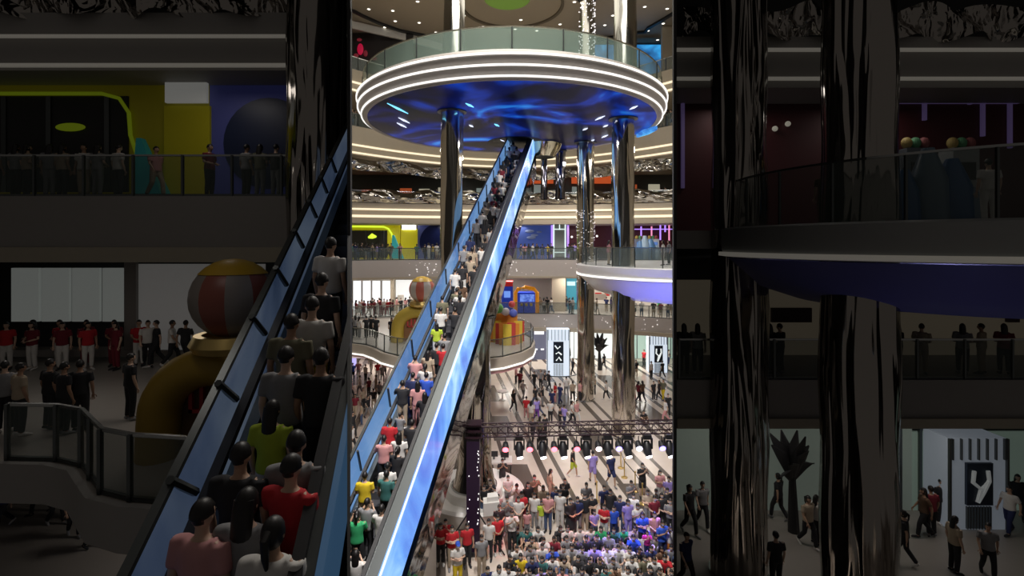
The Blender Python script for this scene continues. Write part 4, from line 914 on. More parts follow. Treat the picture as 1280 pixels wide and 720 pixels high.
def body_mesh(pose, vox):
    J = joints(pose); b = MB()
    b.loft(*spine(J, [-.1, 0, .3, .6, .85, .97, 1.0], [(.1, .08), (.155, .11), (.13, .095), (.155, .105), (.17, .09), (.08, .06), (.055, .055)]), 12)
    N, H = J['N'], J['H']; b.loft([N - V(0, 0, .05), N.lerp(H, .5), H], [.056, .05, .05], 10)
    hv = MB().ball((0, 0, 0), (.074, .094, .115), 20, 16)
    for v in hv.v:
        x, y, z = v
        if z < -.02: k = 1 - .32 * min(1, (-.02 - z) / .095); x *= k; y = y * (1 - .12 * min(1, (-.02 - z) / .095))
        if y < -.03 and -.02 < z < .03 and .012 < abs(x) < .05: y += .008
        b_v = (x + H.x, y + H.y, z + H.z); hv.v[hv.v.index(v)] = b_v
    b.add(hv.v, hv.f)
    b.loft([H + V(0, -.086, .022), H + V(0, -.104, -.012), H + V(0, -.094, -.03)], [.008, .013, .012], 6)
    for s in (-1, 1): b.ball(H + V(s * .075, .01, -.01), (.012, .02, .03), 8, 6)
    for s in (-1, 1):
        A = J['arms'][s]; b.loft([A[0] + V(-s * .05, 0, .0), A[0], A[0].lerp(A[1], .5), A[1], A[1].lerp(A[2], .4), A[2]], [.045, .05, .044, .038, .038, .026], 10)
        hand(b, A[2], A[3], s)
        L = J['legs'][s]; b.loft([L[0], L[0].lerp(L[1], .5), L[1], L[1].lerp(L[2], .35), L[2]], [.085, .072, .052, .053, .035], 10)
        d = (L[3] - L[2]); b.loft([L[2] - d.normalized() * .05 + V(0, 0, -.04), L[2] + V(0, 0, -.04), L[3] + V(0, 0, -.0)], [(.035, .03), (.04, .035), (.04, .022)], 8)
    ex = []
    if vox < .02:
        e = MB()
        for s in (-1, 1): e.ball(H + V(s * .03, -.084, .008), (.014, .006, .007), 8, 6)
        ex.append((1, e)); ex.append((2, MB().ball(H + V(0, -.087, -.05), (.022, .006, .006), 8, 6)))
        for s in (-1, 1): ex.append((0, fingers(J['arms'][s][2], J['arms'][s][3], s)))
    return remesh(b, 'body_' + pose, vox, [SKINS[0], M_eye, M_lip] if ex else [SKINS[0]], ex, 1)
def shirt_mesh(pose, vox, dress=False, longs=False):
    J = joints(pose); b = MB()
    if dress: b.loft([V(0, -.0, .42), V(0, 0, .7), J['P'], *[J['P'].lerp(J['N'], q) for q in (.3, .6, .85, .97)]], [(.25, .21), (.22, .17), (.18, .135), (.15, .12), (.17, .122), (.18, .108), (.085, .075)], 18)
    else: b.loft(*spine(J, [-.12, .05, .3, .6, .85, .97], [(.185, .14), (.182, .14), (.165, .128), (.183, .128), (.19, .112), (.09, .08)]), 18)
    for s in (-1, 1):
        A = J['arms'][s]
        if longs: b.loft([A[0] + V(-s * .06, 0, 0), A[0], A[1], A[2].lerp(A[1], .1)], [.06, .07, .056, .045], 12)
        else: b.loft([A[0] + V(-s * .06, 0, 0), A[0], A[0].lerp(A[1], .72)], [.06, .07, .067], 12)
    return remesh(b, 'shirt_' + pose, vox, [M_white], None, 3)
def trouser_mesh(pose, vox, shorts=False):
    J = joints(pose); b = MB()
    b.loft(*spine(J, [-.16, -.03, .14], [(.12, .1), (.172, .128), (.15, .118)]), 14)
    for s in (-1, 1):
        L = J['legs'][s]
        if shorts: b.loft([L[0], L[0].lerp(L[1], .5), L[0].lerp(L[1], .98)], [.1, .098, .092], 12)
        else: b.loft([L[0], L[0].lerp(L[1], .5), L[1], L[1].lerp(L[2], .5), L[1].lerp(L[2], .96)], [.098, .09, .074, .07, .062], 12)
    return remesh(b, 'trousers_' + pose, vox, [M_black], None, 2)
def hair_mesh(pose, kind):
    J = joints(pose); H = J['H']; b = MB(); t = MB().ball((0, 0, 0), (.084, .104, .124), 20, 16); keep = []
    for i, v in enumerate(t.v):
        x, y, z = v
        if kind == 'short' and z < -.02: x *= .82; z *= .8; y *= .86
        t.v[i] = (x, y + .008, z + .006)
    for f in t.f:
        c = sum((Vector(t.v[i]) for i in f), Vector()) / len(f)
        if c.y < -.035 and c.z < .052: continue
        if kind == 'short' and c.z < -.055: continue
        keep.append(f)
    b.add([Vector(v) + H for v in t.v], keep)
    if kind == 'long':
        b.loft([H + V(0, .05, .05), H + V(0, .075, -.08), H + V(0, .1, -.22), H + V(0, .1, -.34)], [(.08, .05), (.09, .045), (.085, .035), (.05, .02)], 12)
    if kind == 'tail':
        b.loft([H + V(0, .09, .05), H + V(0, .14, .02), H + V(0, .13, -.12), H + V(0, .11, -.22)], [(.03, .03), (.035, .03), (.03, .025), (.012, .01)], 10)
    if kind == 'cap':
        b.ball(H + V(0, 0, .04), (.092, .112, .09), 16, 10); b.loft([H + V(0, -.08, .06), H + V(0, -.19, .045)], [(.07, .01), (.05, .008)], 10)
    me = b.mesh('hair_' + kind, [M_black], True); return me
def mask_mesh(pose):
    J = joints(pose); H = J['H']; t = MB().ball((0, 0, 0), (.079, .108, .118), 20, 18); keep = []
    for i, v in enumerate(t.v):
        x, y, z = v
        if z < -.02: k = 1 - .26 * min(1, (-.02 - z) / .095); t.v[i] = (x * k, y * (1 - .08 * min(1, (-.02 - z) / .095)), z)
    for f in t.f:
        c = sum((Vector(t.v[i]) for i in f), Vector()) / len(f)
        if c.y < -.03 and -.1 < c.z < .0: keep.append(f)
    return MB().add([Vector(v) + H for v in t.v], keep).mesh('face_mask', [M_white], True)
def shoe_mesh(pose):
    J = joints(pose); b = MB()
    for s in (-1, 1):
        L = J['legs'][s]; d = (L[3] - L[2]).normalized() if pose != 'x' else None
        b.loft([L[2] - d * .07 + V(0, 0, -.035), L[2] + V(0, 0, -.035), L[3] + V(0, 0, .005), L[3] + d * .05], [(.035, .035), (.047, .042), (.045, .03), (.025, .018)], 10)
    return b.mesh('shoes', [M_black], True)
def pal(name):
    c = PAL[name]; return mat('cloth_' + name.replace(' ', '_'), c, .85, 0, None, 1, .18, 9)
PAL = {'black': (.022, .022, .026), 'white': (.72, .70, .67), 'grey': (.26, .26, .27), 'red': (.55, .02, .03), 'navy': (.02, .03, .11), 'blue': (.03, .1, .6), 'pink': (.66, .32, .32), 'yellow': (.75, .55, .02), 'green': (.03, .38, .14), 'teal': (.04, .16, .15), 'lilac': (.38, .3, .75), 'beige': (.45, .36, .26), 'brown': (.13, .07, .04), 'olive': (.17, .16, .10), 'maroon': (.2, .015, .03), 'magenta': (.6, .03, .28), 'purple': (.2, .06, .4), 'lime': (.5, .65, .05), 'orange': (.7, .25, .03), 'denim': (.07, .11, .22)}
HAIRC = mat('hair_black', (.012, .010, .010), .45)
CACHE = {}
def get(kind, pose, *a):
    k = (kind, pose) + a
    if k not in CACHE:
        CACHE[k] = {'body': lambda: body_mesh(pose, *a), 'shirt': lambda: shirt_mesh(pose, *a), 'trousers': lambda: trouser_mesh(pose, *a), 'hair': lambda: hair_mesh(pose, *a), 'mask': lambda: mask_mesh(pose), 'shoes': lambda: shoe_mesh(pose)}[kind]()
    return CACHE[k]
PEOPLE = []
def person(x, y, z, rot, pose='stand', top='white', bot='black', hair='short', s=1.0, mask=True, zone='', shorts=False, dress=False, longs=False):
    PEOPLE.append(dict(x=x, y=y, z=z, rot=rot, pose=pose, top=top, bot=bot, hair=hair, s=s, mask=mask, zone=zone, shorts=shorts, dress=dress, longs=longs))
rnd = random.Random(77)
FAC, BACK = 0.0, PI
TOPS = ['white'] * 7 + ['black'] * 9 + ['grey'] * 4 + ['navy'] * 3 + ['pink', 'beige', 'beige', 'red', 'blue', 'teal', 'olive', 'lilac', 'maroon', 'yellow', 'green', 'brown']
BOTS = ['black'] * 6 + ['denim'] * 3 + ['grey'] * 2 + ['beige'] * 2 + ['navy', 'white', 'brown']
def rd(l): return rnd.choice(l)

# riders of the long escalator
ZE = 'riding the long escalator'
def rider(px, hy, top, bot, hair='short', s=1.0, pose=None, X0=None, dress=False, shorts=False):
    Y = F * (16.5 - 1.66 * s) / (hy + 58); x0 = (px - 748) * Y / F if X0 is None else X0
    x0 = max(-6.9, min(-5.8, x0)); z = CZ - 16.5 + .5855 * Y
    if any(p['zone'] == ZE and abs(p['y'] - Y) < .42 and abs(p['x'] - x0 - .174 * Y) < .42 for p in PEOPLE): x0 = x0 + .45 if x0 < -6.3 else x0 - .45
    person(x0 + .174 * Y, Y, z, BACK + rnd.uniform(-.25, .25), pose or rd(['stand', 'rail', 'hands', 'stand', 'phone']), top, bot, hair, s, False, ZE, shorts, dress)
for r_ in ((456, 592, 'yellow', 'beige', 'short'), (483, 590, 'teal', 'black', 'short'), (465, 580, 'white', 'black', 'short'), (477, 633, 'white', 'black', 'short', 1, 'rail'), (446, 641, 'green', 'black', 'tail'),
           (438, 625, 'grey', 'black', 'short'), (445, 690, 'white', 'black', 'long'), (466, 684, 'black', 'black', 'short'), (497, 560, 'black', 'black', 'tail', 1, 'rail'), (480, 546, 'pink', 'black', 'short'), (499, 542, 'white', 'black', 'long'),
           (487, 524, 'red', 'black', 'short'), (515, 526, 'black', 'black', 'short'), (500, 517, 'grey', 'beige', 'short', .7), (503, 477, 'black', 'beige', 'short'), (517, 467, 'blue', 'black', 'short'), (532, 467, 'navy', 'navy', 'short'),
           (531, 492, 'black', 'beige', 'long', 1, 'rail'), (540, 478, 'pink', 'pink', 'long'), (519, 446, 'pink', 'grey', 'short'), (535, 440, 'beige', 'beige', 'long'), (549, 456, 'white', 'white', 'tail', 1, 'rail'), (554, 431, 'red', 'black', 'short', 1, 'rail'),
           (531, 430, 'black', 'black', 'short'), (556, 418, 'grey', 'black', 'short'), (546, 405, 'lime', 'white', 'long', .9), (569, 386, 'black', 'black', 'short'), (551, 385, 'white', 'black', 'short'), (553, 371, 'olive', 'black', 'short'),
           (575, 370, 'black', 'black', 'tail'), (562, 365, 'white', 'yellow', 'short'), (584, 361, 'olive', 'black', 'short'), (577, 352, 'brown', 'black', 'long'), (591, 351, 'white', 'black', 'short'), (569, 337, 'white', 'black', 'short'), (593, 333, 'black', 'black', 'short'),
           (578, 329, 'black', 'white', 'short')):
    rider(*r_)
Yq = 24.2; k = 0
while Yq < 39.4:
    for X0 in (-6.75, -6.28, -5.85):
        if rnd.random() < .17: continue
        Yp = Yq + rnd.uniform(-.1, .1); hy = F * 14.84 / Yp - 58
        top = rd(['white', 'white', 'white', 'black', 'black', 'black', 'grey', 'beige', 'maroon'] + (['navy'] if Yp < 28 else ['white'])); 
        if 30.6 < Yp < 31.4 and X0 > -6: top = 'green'
        rider(0, hy, top, rd(['black', 'black', 'denim', 'beige']), rd(['short', 'short', 'long', 'tail']), rnd.uniform(.92, 1.03), None, X0 + rnd.uniform(-.08, .08))
    Yq += .86
# the standing crowd round the stage floor
ZS = 'standing with the stage crowd'
def gp(px, fy_, top, bot, zone, hair=None, rot=None, pose=None, s=None, z=0, mask=True, **kw):
    Y = (CZ - z) * F / (fy_ - HY); x = X(px, Y)
    person(x, Y, z, rnd.uniform(-.4, .4) if rot is None else rot, pose or rd(['hands', 'fold', 'stand', 'hands', 'phone']), top, bot, hair or rd(['short', 'short', 'long', 'tail', 'short']), s or rnd.uniform(.94, 1.04), mask, zone, **kw)
for q in ((551, 706, 'red', 'black'), (557, 699, 'red', 'black'), (565, 712, 'red', 'beige', {'pose': 'fold'}), (584, 708, 'red', 'black'), (611, 700, 'white', 'black', {'pose': 'stand'}), (622, 693, 'red', 'black'), (624, 678, 'black', 'black'),
          (640, 690, 'white', 'black'), (634, 668, 'grey', 'grey'), (615, 652, 'red', 'black', {'s': .85}), (623, 655, 'pink', 'grey', {'s': .8}), (648, 668, 'white', 'beige'), (602, 722, 'grey', 'beige'), (572, 735, 'white', 'yellow', {'hair': 'cap'}),
          (652, 663, 'red', 'maroon'), (659, 672, 'pink', 'grey', {'s': .7}), (668, 640, 'olive', 'black', {'pose': 'phone'}), (668, 663, 'white', 'grey'), (677, 664, 'lime', 'white', {'s': .8}), (685, 665, 'pink', 'denim'), (679, 652, 'beige', 'black'),
          (688, 628, 'beige', 'beige', {'rot': 1.6, 'pose': 'walk'}), (695, 652, 'navy', 'black'), (704, 650, 'black', 'black'), (700, 662, 'white', 'white'), (713, 672, 'black', 'black', {'dress': True, 'longs': True}), (731, 665, 'black', 'beige'), (740, 663, 'black', 'black'),
          (733, 648, 'grey', 'black'), (743, 678, 'lilac', 'grey', {'s': .82}), (755, 650, 'navy', 'black'), (755, 676, 'red', 'white', {'s': .93}), (767, 676, 'blue', 'navy', {'s': .88}), (775, 668, 'navy', 'denim'), (785, 674, 'lilac', 'lilac'), (789, 645, 'grey', 'black'),
          (797, 678, 'white', 'black'), (792, 662, 'white', 'black'), (803, 690, 'blue', 'black'), (809, 700, 'magenta', 'navy', {'s': .7}), (810, 658, 'beige', 'grey'), (818, 690, 'pink', 'grey'), (820, 655, 'grey', 'black'), (827, 665, 'black', 'black', {'hair': 'long', 'longs': True}),
          (828, 704, 'blue', 'navy'), (838, 672, 'grey', 'black'), (836, 640, 'lilac', 'grey'), (838, 700, 'white', 'orange', {'s': .8}), (825, 630, 'pink', 'white', {'hair': 'long'}), (803, 622, 'black', 'black', {'shorts': True}), (706, 640, 'black', 'navy'), (834, 655, 'black', 'black'),
          (646, 650, 'white', 'white'), (660, 650, 'black', 'black'), (818, 668, 'maroon', 'black'), (722, 668, 'navy', 'grey'), (763, 660, 'black', 'grey')):
    kw = dict(q[4]) if len(q) > 4 else {}
    gp(q[0], q[1], q[2], q[3], ZS, **kw)
gp(741, 604, 'lilac', 'lilac', 'on the floor just beyond the lamp beam', 'short', BACK, 'walk', 1.02, shorts=True)
gp(764, 608, 'navy', 'navy', 'on the floor just beyond the lamp beam', 'short', .3, 'walk', 1.02, shorts=True)
gp(716, 596, 'black', 'lime', 'on the floor just beyond the lamp beam', 'short', 1.2, 'walk', .95, shorts=True)
# seated rows
ZT_ = 'sitting on the floor in the stage crowd'
row = 0
for fy_ in (683, 695, 708, 722, 738, 755):
    px = 646 + (row % 2) * 6 - (14 if row > 2 else 0) - (24 if row > 3 else 0)
    while px < 842:
        if not (fy_ < 700 and (rnd.random() < .12)) and not (fy_ == 722 and 770 < px < 788):
            Y = CZ * F / (fy_ + rnd.uniform(-2.5, 2.5) - HY)
            person(X(px + rnd.uniform(-2, 2), Y), Y, 0, rnd.uniform(-.35, .35), rd(['sit', 'hug', 'hug']), rd(TOPS), rd(BOTS), rd(['short', 'short', 'long', 'short', 'tail']), rnd.uniform(.92, 1.05), rnd.random() < .75, ZT_, rnd.random() < .35)
        px += rnd.uniform(12.5, 15.5)
    row += 1
# strollers across the striped floor
ZF = 'on the far striped floor'
for q in ((652, 473, 'black', 'black'), (663, 470, 'white', 'black'), (668, 487, 'black', 'black'), (676, 486, 'grey', 'black'), (681, 487, 'black', 'grey'), (694, 504, 'red', 'pink'), (700, 506, 'navy', 'navy'), (708, 496, 'white', 'grey'), (716, 502, 'beige', 'black'),
          (642, 515, 'black', 'black'), (654, 500, 'white', 'grey'), (658, 524, 'red', 'pink'), (669, 510, 'black', 'denim'), (678, 508, 'black', 'grey'), (671, 526, 'lilac', 'purple'), (664, 532, 'white', 'beige'), (690, 513, 'navy', 'navy'), (705, 535, 'lilac', 'navy'),
          (700, 537, 'black', 'black'), (715, 532, 'white', 'black'), (721, 530, 'pink', 'white'), (725, 502, 'pink', 'black'), (666, 553, 'black', 'black'), (675, 553, 'olive', 'black'), (681, 551, 'black', 'black'), (743, 493, 'beige', 'black'), (758, 500, 'white', 'black'),
          (741, 462, 'black', 'black'), (755, 462, 'black', 'black'), (791, 502, 'pink', 'pink'), (798, 503, 'maroon', 'black'), (803, 503, 'brown', 'black'), (817, 501, 'black', 'black'), (824, 500, 'black', 'black'), (829, 500, 'olive', 'yellow'), (814, 474, 'white', 'black'),
          (795, 472, 'black', 'beige'), (805, 458, 'red', 'black'), (809, 456, 'black', 'black'), (836, 456, 'white', 'navy'), (835, 520, 'black', 'black'), (832, 528, 'white', 'pink'), (828, 473, 'black', 'black'), (607, 502, 'beige', 'black'), (712, 455, 'black', 'black'),
          (716, 470, 'black', 'black'), (650, 487, 'maroon', 'black'), (686, 488, 'black', 'black'), (770, 470, 'grey', 'black'), (674, 520, 'white', 'denim'), (688, 528, 'white', 'black'), (645, 480, 'pink', 'black')):
    gp(*q, ZF, rot=rnd.uniform(0, 6.28), pose=rd(['walk', 'walk', 'stand', 'hands']), mask=False)
gp(804, 528, 'black', 'brown', 'squatting low beside the thickest column', pose='hug', mask=False)
ZL = 'on the floor beyond the long escalator'
for q in ((441, 476, 'blue', 'black'), (464, 467, 'white', 'white'), (472, 475, 'red', 'white'), (461, 496, 'maroon', 'black'), (454, 512, 'beige', 'black'), (450, 495, 'white', 'grey'), (444, 522, 'maroon', 'beige'), (441, 547, 'black', 'black'), (440, 566, 'white', 'black'),
          (470, 492, 'beige', 'beige'), (474, 503, 'grey', 'black'), (467, 512, 'black', 'beige'), (448, 474, 'pink', 'white'), (457, 478, 'white', 'black'), (478, 478, 'grey', 'grey'), (439, 500, 'pink', 'black'), (452, 532, 'beige', 'denim'), (460, 523, 'black', 'grey'), (481, 470, 'maroon', 'black')):
    gp(*q, ZL, rot=rnd.uniform(0, 6.28), pose=rd(['walk', 'walk', 'stand']), mask=False)
# visitors at the gallery railings
def gal(pxs, l, off, zone, tops=None, bots=None, **kw):
    for px in pxs:
        y = LV[l][2] - .5
        for _ in range(4): y = fy(l, X(px, y)) + off
        person(X(px, y), y, LV[l][0], kw.get('rot', rnd.uniform(0, 6.28)), rd(['stand', 'hands', 'walk', 'phone']), rd(tops or TOPS), rd(bots or BOTS), rd(['short', 'long', 'tail', 'short']), rnd.uniform(.93, 1.03), False, zone, rnd.random() < .3)
gal((440, 444, 447, 452, 458, 461, 465, 471, 474, 478, 485, 489, 521, 531, 536, 541, 546, 551), 3, .8, 'at the second gallery railing by the bright yellow shop')
gal((500,), 3, .9, 'before the yellow block of the far shop', ['pink'], ['beige'])
gal((651, 656, 661, 666, 671, 678, 685, 689, 711, 715, 718), 3, .8, 'at the second gallery railing by the blue mural')
gal((440, 445, 449, 455, 460, 463, 468, 472, 476, 480, 484, 488, 491), 2, 1.2, 'in a row on the first gallery by the white windows', ['maroon', 'red', 'maroon', 'white'], ['maroon', 'white', 'black'])
gal((452, 466, 474, 496, 501, 507, 512, 517), 2, 2.6, 'inside the white lit first gallery shop', ['white', 'black', 'pink'])
gal((675, 680, 684, 689, 712, 716, 742, 746), 2, .7, 'at the first gallery railing beside the play machines', ['white', 'white', 'black', 'beige', 'grey'])
gal((793, 802, 817, 826, 835), 2, .6, 'at the first gallery railing beyond the thickest column', ['beige', 'white', 'black', 'maroon'], rot=PI * .9)
gal((708, 758, 764, 824, 838), 2, 3.0, 'deep inside the first gallery shops')
gal((545, 552, 690, 775, 826, 832), 4, 1.0, 'behind the crumpled mirror ribbon', ['black', 'white', 'grey'])
gal((440, 444, 828, 834, 839), 5, .8, 'at the fourth gallery railing', ['black', 'beige', 'grey'])
for px, Y, top, bot in ((444, 38.2, 'grey', 'black'), (449, 37.6, 'white', 'grey'), (458, 38.0, 'black', 'black'), (464, 38.4, 'black', 'black'), (470, 37.9, 'black', 'black'), (440, 38.5, 'black', 'denim'), (489.5, 37.2, 'black', 'black')):
    person(X(px, Y), Y, ZB, rnd.uniform(-1, 1) + (PI if px < 480 else 0), rd(['stand', 'hands', 'phone']), top, bot, rd(['short', 'long']), 1, False, 'on the wavy balcony near the striped ball', False)
for px, Y, top, bot in ((761, 34, 'pink', 'beige'), (829, 33.5, 'white', 'white'), (836, 34.5, 'grey', 'black'), (790, 36, 'black', 'black')):
    person(X(px, Y), Y, 11.25, rnd.uniform(0, 6), rd(['stand', 'hands']), top, bot, 'long', 1, False, 'on the white round balcony', False)
person(X(593, 33), 33, ZB, 2.8, 'stand', 'maroon', 'black', 'short', 1, False, 'behind glass at the balcony tip', False)
# control desk crew
for q in ((613, 642, 'black', 'black'), (628, 612, 'black', 'black'), (605, 650, 'black', 'denim'), (635, 636, 'white', 'grey')): gp(*q, 'working around the white control desk', s=.95)
# dim side wing people
ZW = 'at the dark railing of the dim wing'
for px, top, bot, rot in ((-6, 'grey', 'black', 3), (20, 'grey', 'black', 3), (34, 'beige', 'black', 2.6), (62, 'grey', 'grey', 3.3), (78, 'beige', 'black', 3), (105, 'white', 'beige', .2), (122, 'grey', 'grey', 3), (148, 'white', 'black', 2.8), (262, 'maroon', 'black', 1.4), (308, 'grey', 'black', 2.7), (325, 'olive', 'grey', 3.0), (345, 'black', 'grey', 2.9)):
    person(X(px, 15.5), 15.5, 14.15, rot, rd(['stand', 'hands']), top, bot, rd(['short', 'long']), .98, False, ZW)
person(X(195, 15.6), 15.6, 14.15, 1.2, 'walk', 'pink', 'beige', 'short', .95, False, 'before the dim yellow block')
for k, px in enumerate((8, 24, 40, 58, 78, 92, 110, 128, 145, 160)):
    person(X(px, 16.8), 16.8 + .5 * (k % 2), 8.44, rnd.uniform(-1, 1), rd(['stand', 'hands']), 'maroon' if k % 3 else 'red', rd(['maroon', 'white']), rd(['short', 'long']), .95, False, 'in a row before the dim white windows')
for px, top in ((185, 'white'), (215, 'white'), (232, 'black'), (196, 'black')): person(X(px, 17.2), 17.2, 8.44, rnd.uniform(0, 6), 'walk', top, 'black', 'short', .95, False, 'in the dim white shop')
for px, Y, top in ((6, 11.2, 'grey'), (25, 11.0, 'beige'), (62, 11.4, 'black'), (80, 11.1, 'black'), (100, 11.3, 'black'), (163, 12.0, 'black')):
    person(X(px, Y), Y, 8.44, PI + rnd.uniform(-.6, .6), rd(['stand', 'hands']), top, 'black', 'short', .95, False, 'on the near wavy balcony of the dim wing')
for px, Y, top in ((5, 17.3, 'navy'), (70, 17.5, 'white'), (92, 16.8, 'maroon'), (50, 18.2, 'grey'), (108, 17.8, 'white'), (120, 16.2, 'beige')):
    person(X(px, Y), Y, 2.8, rnd.uniform(0, 6), 'walk', top, 'black', 'short', .97, False, 'on the lowest floor of the dim wing')
def wrider(px, hy, top, bot, hair='short', s=1, pose='stand'):
    Y = F * (5.95 - 1.66 * s) / (hy + 61); x0 = (px - 541) * Y / F; x0 = max(-2.02, min(-1.2, x0)); z = CZ - 5.95 + .59 * Y
    x = min(x0 - .16 * Y, -K * Y - .3)
    person(x, Y, z, BACK + rnd.uniform(-.2, .2), pose, top, bot, hair, s, False, 'on the nearer dim escalator')
for q in ((252, 632, 'pink', 'black', 'short'), (308, 618, 'grey', 'black', 'long'), (368, 575, 'red', 'black', 'short', 1, 'rail'), (347, 655, 'white', 'black', 'tail'), (300, 560, 'black', 'black', 'short'), (370, 545, 'grey', 'black', 'short'), (340, 505, 'lime', 'white', 'long', .85),
          (357, 438, 'grey', 'black', 'short'), (408, 440, 'black', 'black', 'short'), (364, 397, 'olive', 'black', 'short'), (390, 375, 'white', 'yellow', 'short'), (416, 300, 'white', 'black', 'short'), (402, 345, 'black', 'black', 'short')):
    wrider(*q)
ZR = 'on the lower dark gallery beyond the wing columns'
for px, top, bot in ((855, 'black', 'black'), (872, 'grey', 'black'), (962, 'black', 'black'), (975, 'black', 'black'), (1122, 'black', 'black'), (1152, 'beige', 'beige'), (1203, 'grey', 'black'), (1227, 'beige', 'beige'), (1255, 'maroon', 'black')):
    person(X(px, 16.2), 16.2, 8.45, rnd.uniform(2.4, 3.8), rd(['stand', 'hands']), top, bot, rd(['short', 'long']), .97, False, ZR)
for px, fy_, top, bot in ((862, 668, 'black', 'black'), (878, 660, 'grey', 'black'), (973, 650, 'black', 'black'), (1010, 684, 'beige', 'black'), (1020, 680, 'white', 'black'), (1130, 707, 'black', 'black'), (1164, 670, 'maroon', 'black'), (1176, 655, 'black', 'black'), (1193, 716, 'beige', 'black'), (1262, 668, 'white', 'navy'), (1272, 650, 'black', 'black'), (970, 740, 'black', 'black'), (1235, 722, 'grey', 'black'), (858, 735, 'navy', 'black'), (1155, 672, 'brown', 'black')):
    gp(px, fy_, top, bot, 'on the lowest floor of the wing with two columns', rot=rnd.uniform(0, 6), pose=rd(['walk', 'stand', 'walk']), z=2.55, mask=False)
person(X(1236, 12.2), 12.2, 13.18, 2.9, 'stand', 'white', 'white', 'short', .95, False, 'on the dim round balcony')
person(X(1030, 14), 14, 13.18, 2.9, 'stand', 'brown', 'brown', 'long', .95, False, 'on the dim round balcony')

# individuals for the 300 that show largest, one crowd mesh for the small rest
for p in PEOPLE: p['px'] = p['s'] * (F / p['y']) * (.62 if p['pose'] in ('sit', 'hug') else 1)
PEOPLE.sort(key=lambda p: -p['px'])
IND, REST = PEOPLE[:300], PEOPLE[300:]
SKN = random.Random(9)
def parts_of(p, lo):
    vx = (.016, .024) if not lo else (.035, .035)
    r = [('body', get('body', p['pose'], vx[0]), None)]
    r.append(('hair', get('hair', p['pose'], p['hair']), HAIRC if p['hair'] != 'cap' else pal('blue')))
    r.append(('dress' if p['dress'] else 'shirt', get('shirt', p['pose'], vx[1], p['dress'], p['longs']), pal(p['top'])))
    if not p['dress']: r.append(('shorts' if p['shorts'] else 'trousers', get('trousers', p['pose'], vx[1], p['shorts']), pal(p['bot'])))
    r.append(('shoes', get('shoes', p['pose']), pal(p['shoe'])))
    if p['mask']: r.append(('face_mask', get('mask', p['pose']), mat('mask_cloth', (.72, .76, .8), .8)))
    return r
HN = {'short': 'short-haired', 'long': 'long-haired', 'tail': 'ponytailed', 'cap': 'blue-capped'}
def garment(p): return ('%s dress' % p['top']) if p['dress'] else '%s %s' % (p['top'], 'long-sleeved top' if p['longs'] else 'T-shirt')
labels = {}
def base_label(p, lvl):
    low = '' if p['dress'] else ' and %s %s' % (p['bot'], 'shorts' if p['shorts'] else 'trousers')
    n = p['near']; pr_ = HN[p['hair']] + ' ' if lvl >= 1 else ''
    s = '%sperson in %s T-shirt%s' % (pr_, p['top'], low) if not p['dress'] else '%sperson in %s dress' % (pr_, p['top'])
    return s
SHORT = {'on the near wavy balcony of the dim wing': 'on the dim wavy balcony', 'on the lowest floor of the wing with two columns': 'low beside dim columns',
         'at the dark railing of the dim wing': 'at the dim railing', 'on the lower dark gallery beyond the wing columns': 'on the dark lower gallery', 'in a row before the dim white windows': 'before dim white windows',
         'on the lowest floor of the dim wing': 'on the dim lowest floor', 'on the wavy balcony near the striped ball': 'near the striped ball', 'working around the white control desk': 'around the control desk',
         'on the floor just beyond the lamp beam': 'just beyond the lamps', ZE: 'on the long escalator', ZS: 'standing in the stage crowd', ZT_: 'sitting in the stage crowd', ZF: 'on the far striped floor', ZL: 'on the floor beyond the escalator'}
for p in PEOPLE: p['shoe'] = SKN.choice(['white', 'black', 'black', 'grey']); p['skin'] = SKN.choice([0, 0, 0, 1, 1, 2])
for p in IND:
    o = sorted((q for q in IND if q is not p and q['zone'] == p['zone']), key=lambda q: (q['x'] - p['x']) ** 2 + (q['y'] - p['y']) ** 2)
    p['near'] = [q['top'] for q in o[:3]] + ['', '', '']
def cand(p):
    low = '' if p['dress'] else (' and %s %s' % (p['bot'], 'shorts' if p['shorts'] else 'trousers'))
    g = '%s %s' % (p['top'], 'dress' if p['dress'] else 'T-shirt'); z = SHORT.get(p['zone'], p['zone']); n = p['near']
    yield 'person in %s%s %s' % (g, low, z)
    yield '%s person in %s%s %s' % (HN[p['hair']], g, low, z)
    if n[0]: yield 'person in %s%s %s beside one in %s' % (g, low, z, n[0])
    if n[1]: yield 'person in %s%s %s between %s and %s' % (p['top'], '' if p['dress'] else ' and ' + p['bot'], z, n[0], n[1])
    if n[2]: yield 'person in %s %s near ones in %s, %s and %s' % (p['top'], z, n[0], n[1], n[2])
cnt = {}
for p in IND:
    p['c'] = [c for c in cand(p) if len(c.split()) <= 16]
    for c in set(p['c']): cnt[c] = cnt.get(c, 0) + 1
used = set()
for p in IND:
    p['label'] = next((c for c in p['c'] if cnt[c] == 1 and c not in used), None)
    if p['label']: used.add(p['label'])
ORD = ['closest to', 'second from', 'third from', 'fourth from', 'fifth from', 'sixth from', 'seventh from', 'eighth from', 'ninth from', 'tenth from', 'eleventh from', 'twelfth from', 'thirteenth from']
rest = {}
for p in IND:
    if not p['label']:
        rest.setdefault((p['top'], p['bot'], SHORT.get(p['zone'], p['zone'])), []).append(p)
ANCH = {ZE: ('the foot', lambda p: p['y'])}
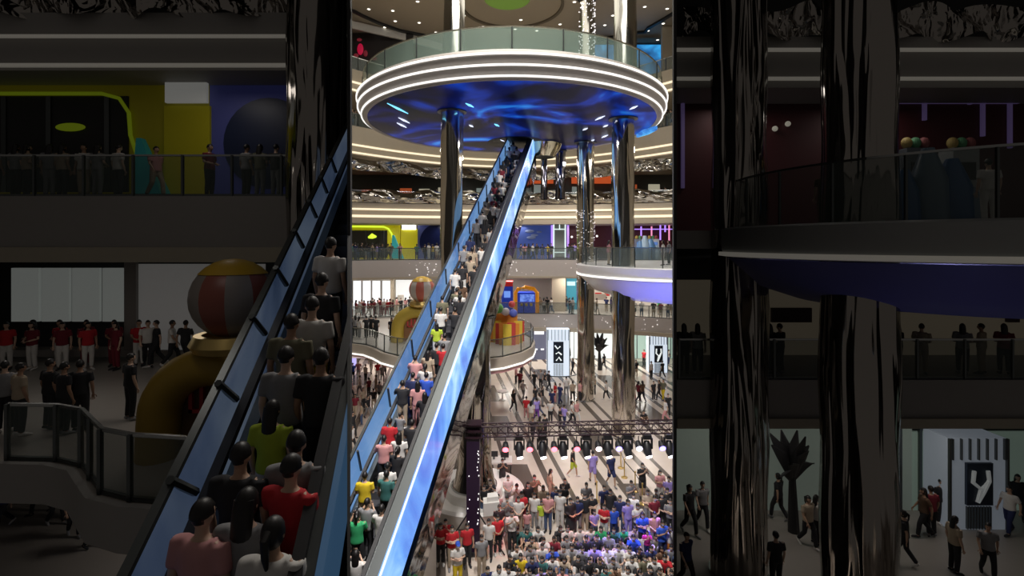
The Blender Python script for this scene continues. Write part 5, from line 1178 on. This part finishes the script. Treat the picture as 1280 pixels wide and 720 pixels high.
for (a, b_, z), L in rest.items():
    fn = (lambda p: p['y']) if L[0]['zone'] in (ZE, 'on the nearer dim escalator') else (lambda p: (p['x'] + 1.6) ** 2 + (p['y'] - TY) ** 2)
    what = 'its foot' if L[0]['zone'] in (ZE, 'on the nearer dim escalator') else 'the purple post'
    L.sort(key=fn)
    for i, p in enumerate(L):
        p['label'] = 'person in %s and %s %s, %s %s' % (a, b_, z, ORD[min(i, 12)], what)
        if p['label'] in used: p['label'] = p['label'].replace('person in', HN[p['hair']] + ' person in')
        used.add(p['label'])
GN = {ZE: 'riders of the long escalator', ZS: 'onlookers standing round the stage floor', ZT_: 'seated stage crowd', ZF: 'walkers on the striped floor'}
for p in IND:
    root = None; M = Matrix.Translation((p['x'], p['y'], p['z'])) @ Matrix.Rotation(p['rot'], 4, 'Z') @ Matrix.Scale(p['s'], 4)
    for nm, me, m in parts_of(p, p['y'] > 30):
        o = bpy.data.objects.new('person' if nm == 'body' else nm, me); COL.objects.link(o)
        sl0 = o.material_slots[0]; sl0.link = 'OBJECT'; sl0.material = m or SKINS[p['skin']]
        if root is None: root = o; o.matrix_world = M
        else: o.parent = root
    lab = p['label'].split()
    assert len(lab) <= 16, p['label']
    tag(root, ' '.join(lab), 'person', GN.get(p['zone'], 'people ' + p['zone']))
b_v = []; b_f = []; b_m = []; mats = []; off = 0
for p in REST:
    M = Matrix.Translation((p['x'], p['y'], p['z'])) @ Matrix.Rotation(p['rot'], 4, 'Z') @ Matrix.Scale(p['s'], 4)
    for nm, me, m in parts_of(p, True):
        m = m or SKINS[p['skin']]
        if m not in mats: mats.append(m)
        mi = mats.index(m)
        b_v += [tuple(M @ v.co) for v in me.vertices]
        for f in me.polygons: b_f.append([off + i for i in f.vertices]); b_m.append(mi)
        off += len(me.vertices)
if REST:
    me = bpy.data.meshes.new('distant_crowd'); me.from_pydata(b_v, [], b_f)
    for m in mats: me.materials.append(m)
    me.polygons.foreach_set('material_index', b_m); me.polygons.foreach_set('use_smooth', [True] * len(b_f))
    o = bpy.data.objects.new('distant_crowd', me); COL.objects.link(o)
    tag(o, 'small distant visitors scattered along the far gallery railings', 'people', None, 'stuff')
print('PEOPLE', len(IND), len(REST), len({p['label'] for p in IND}))
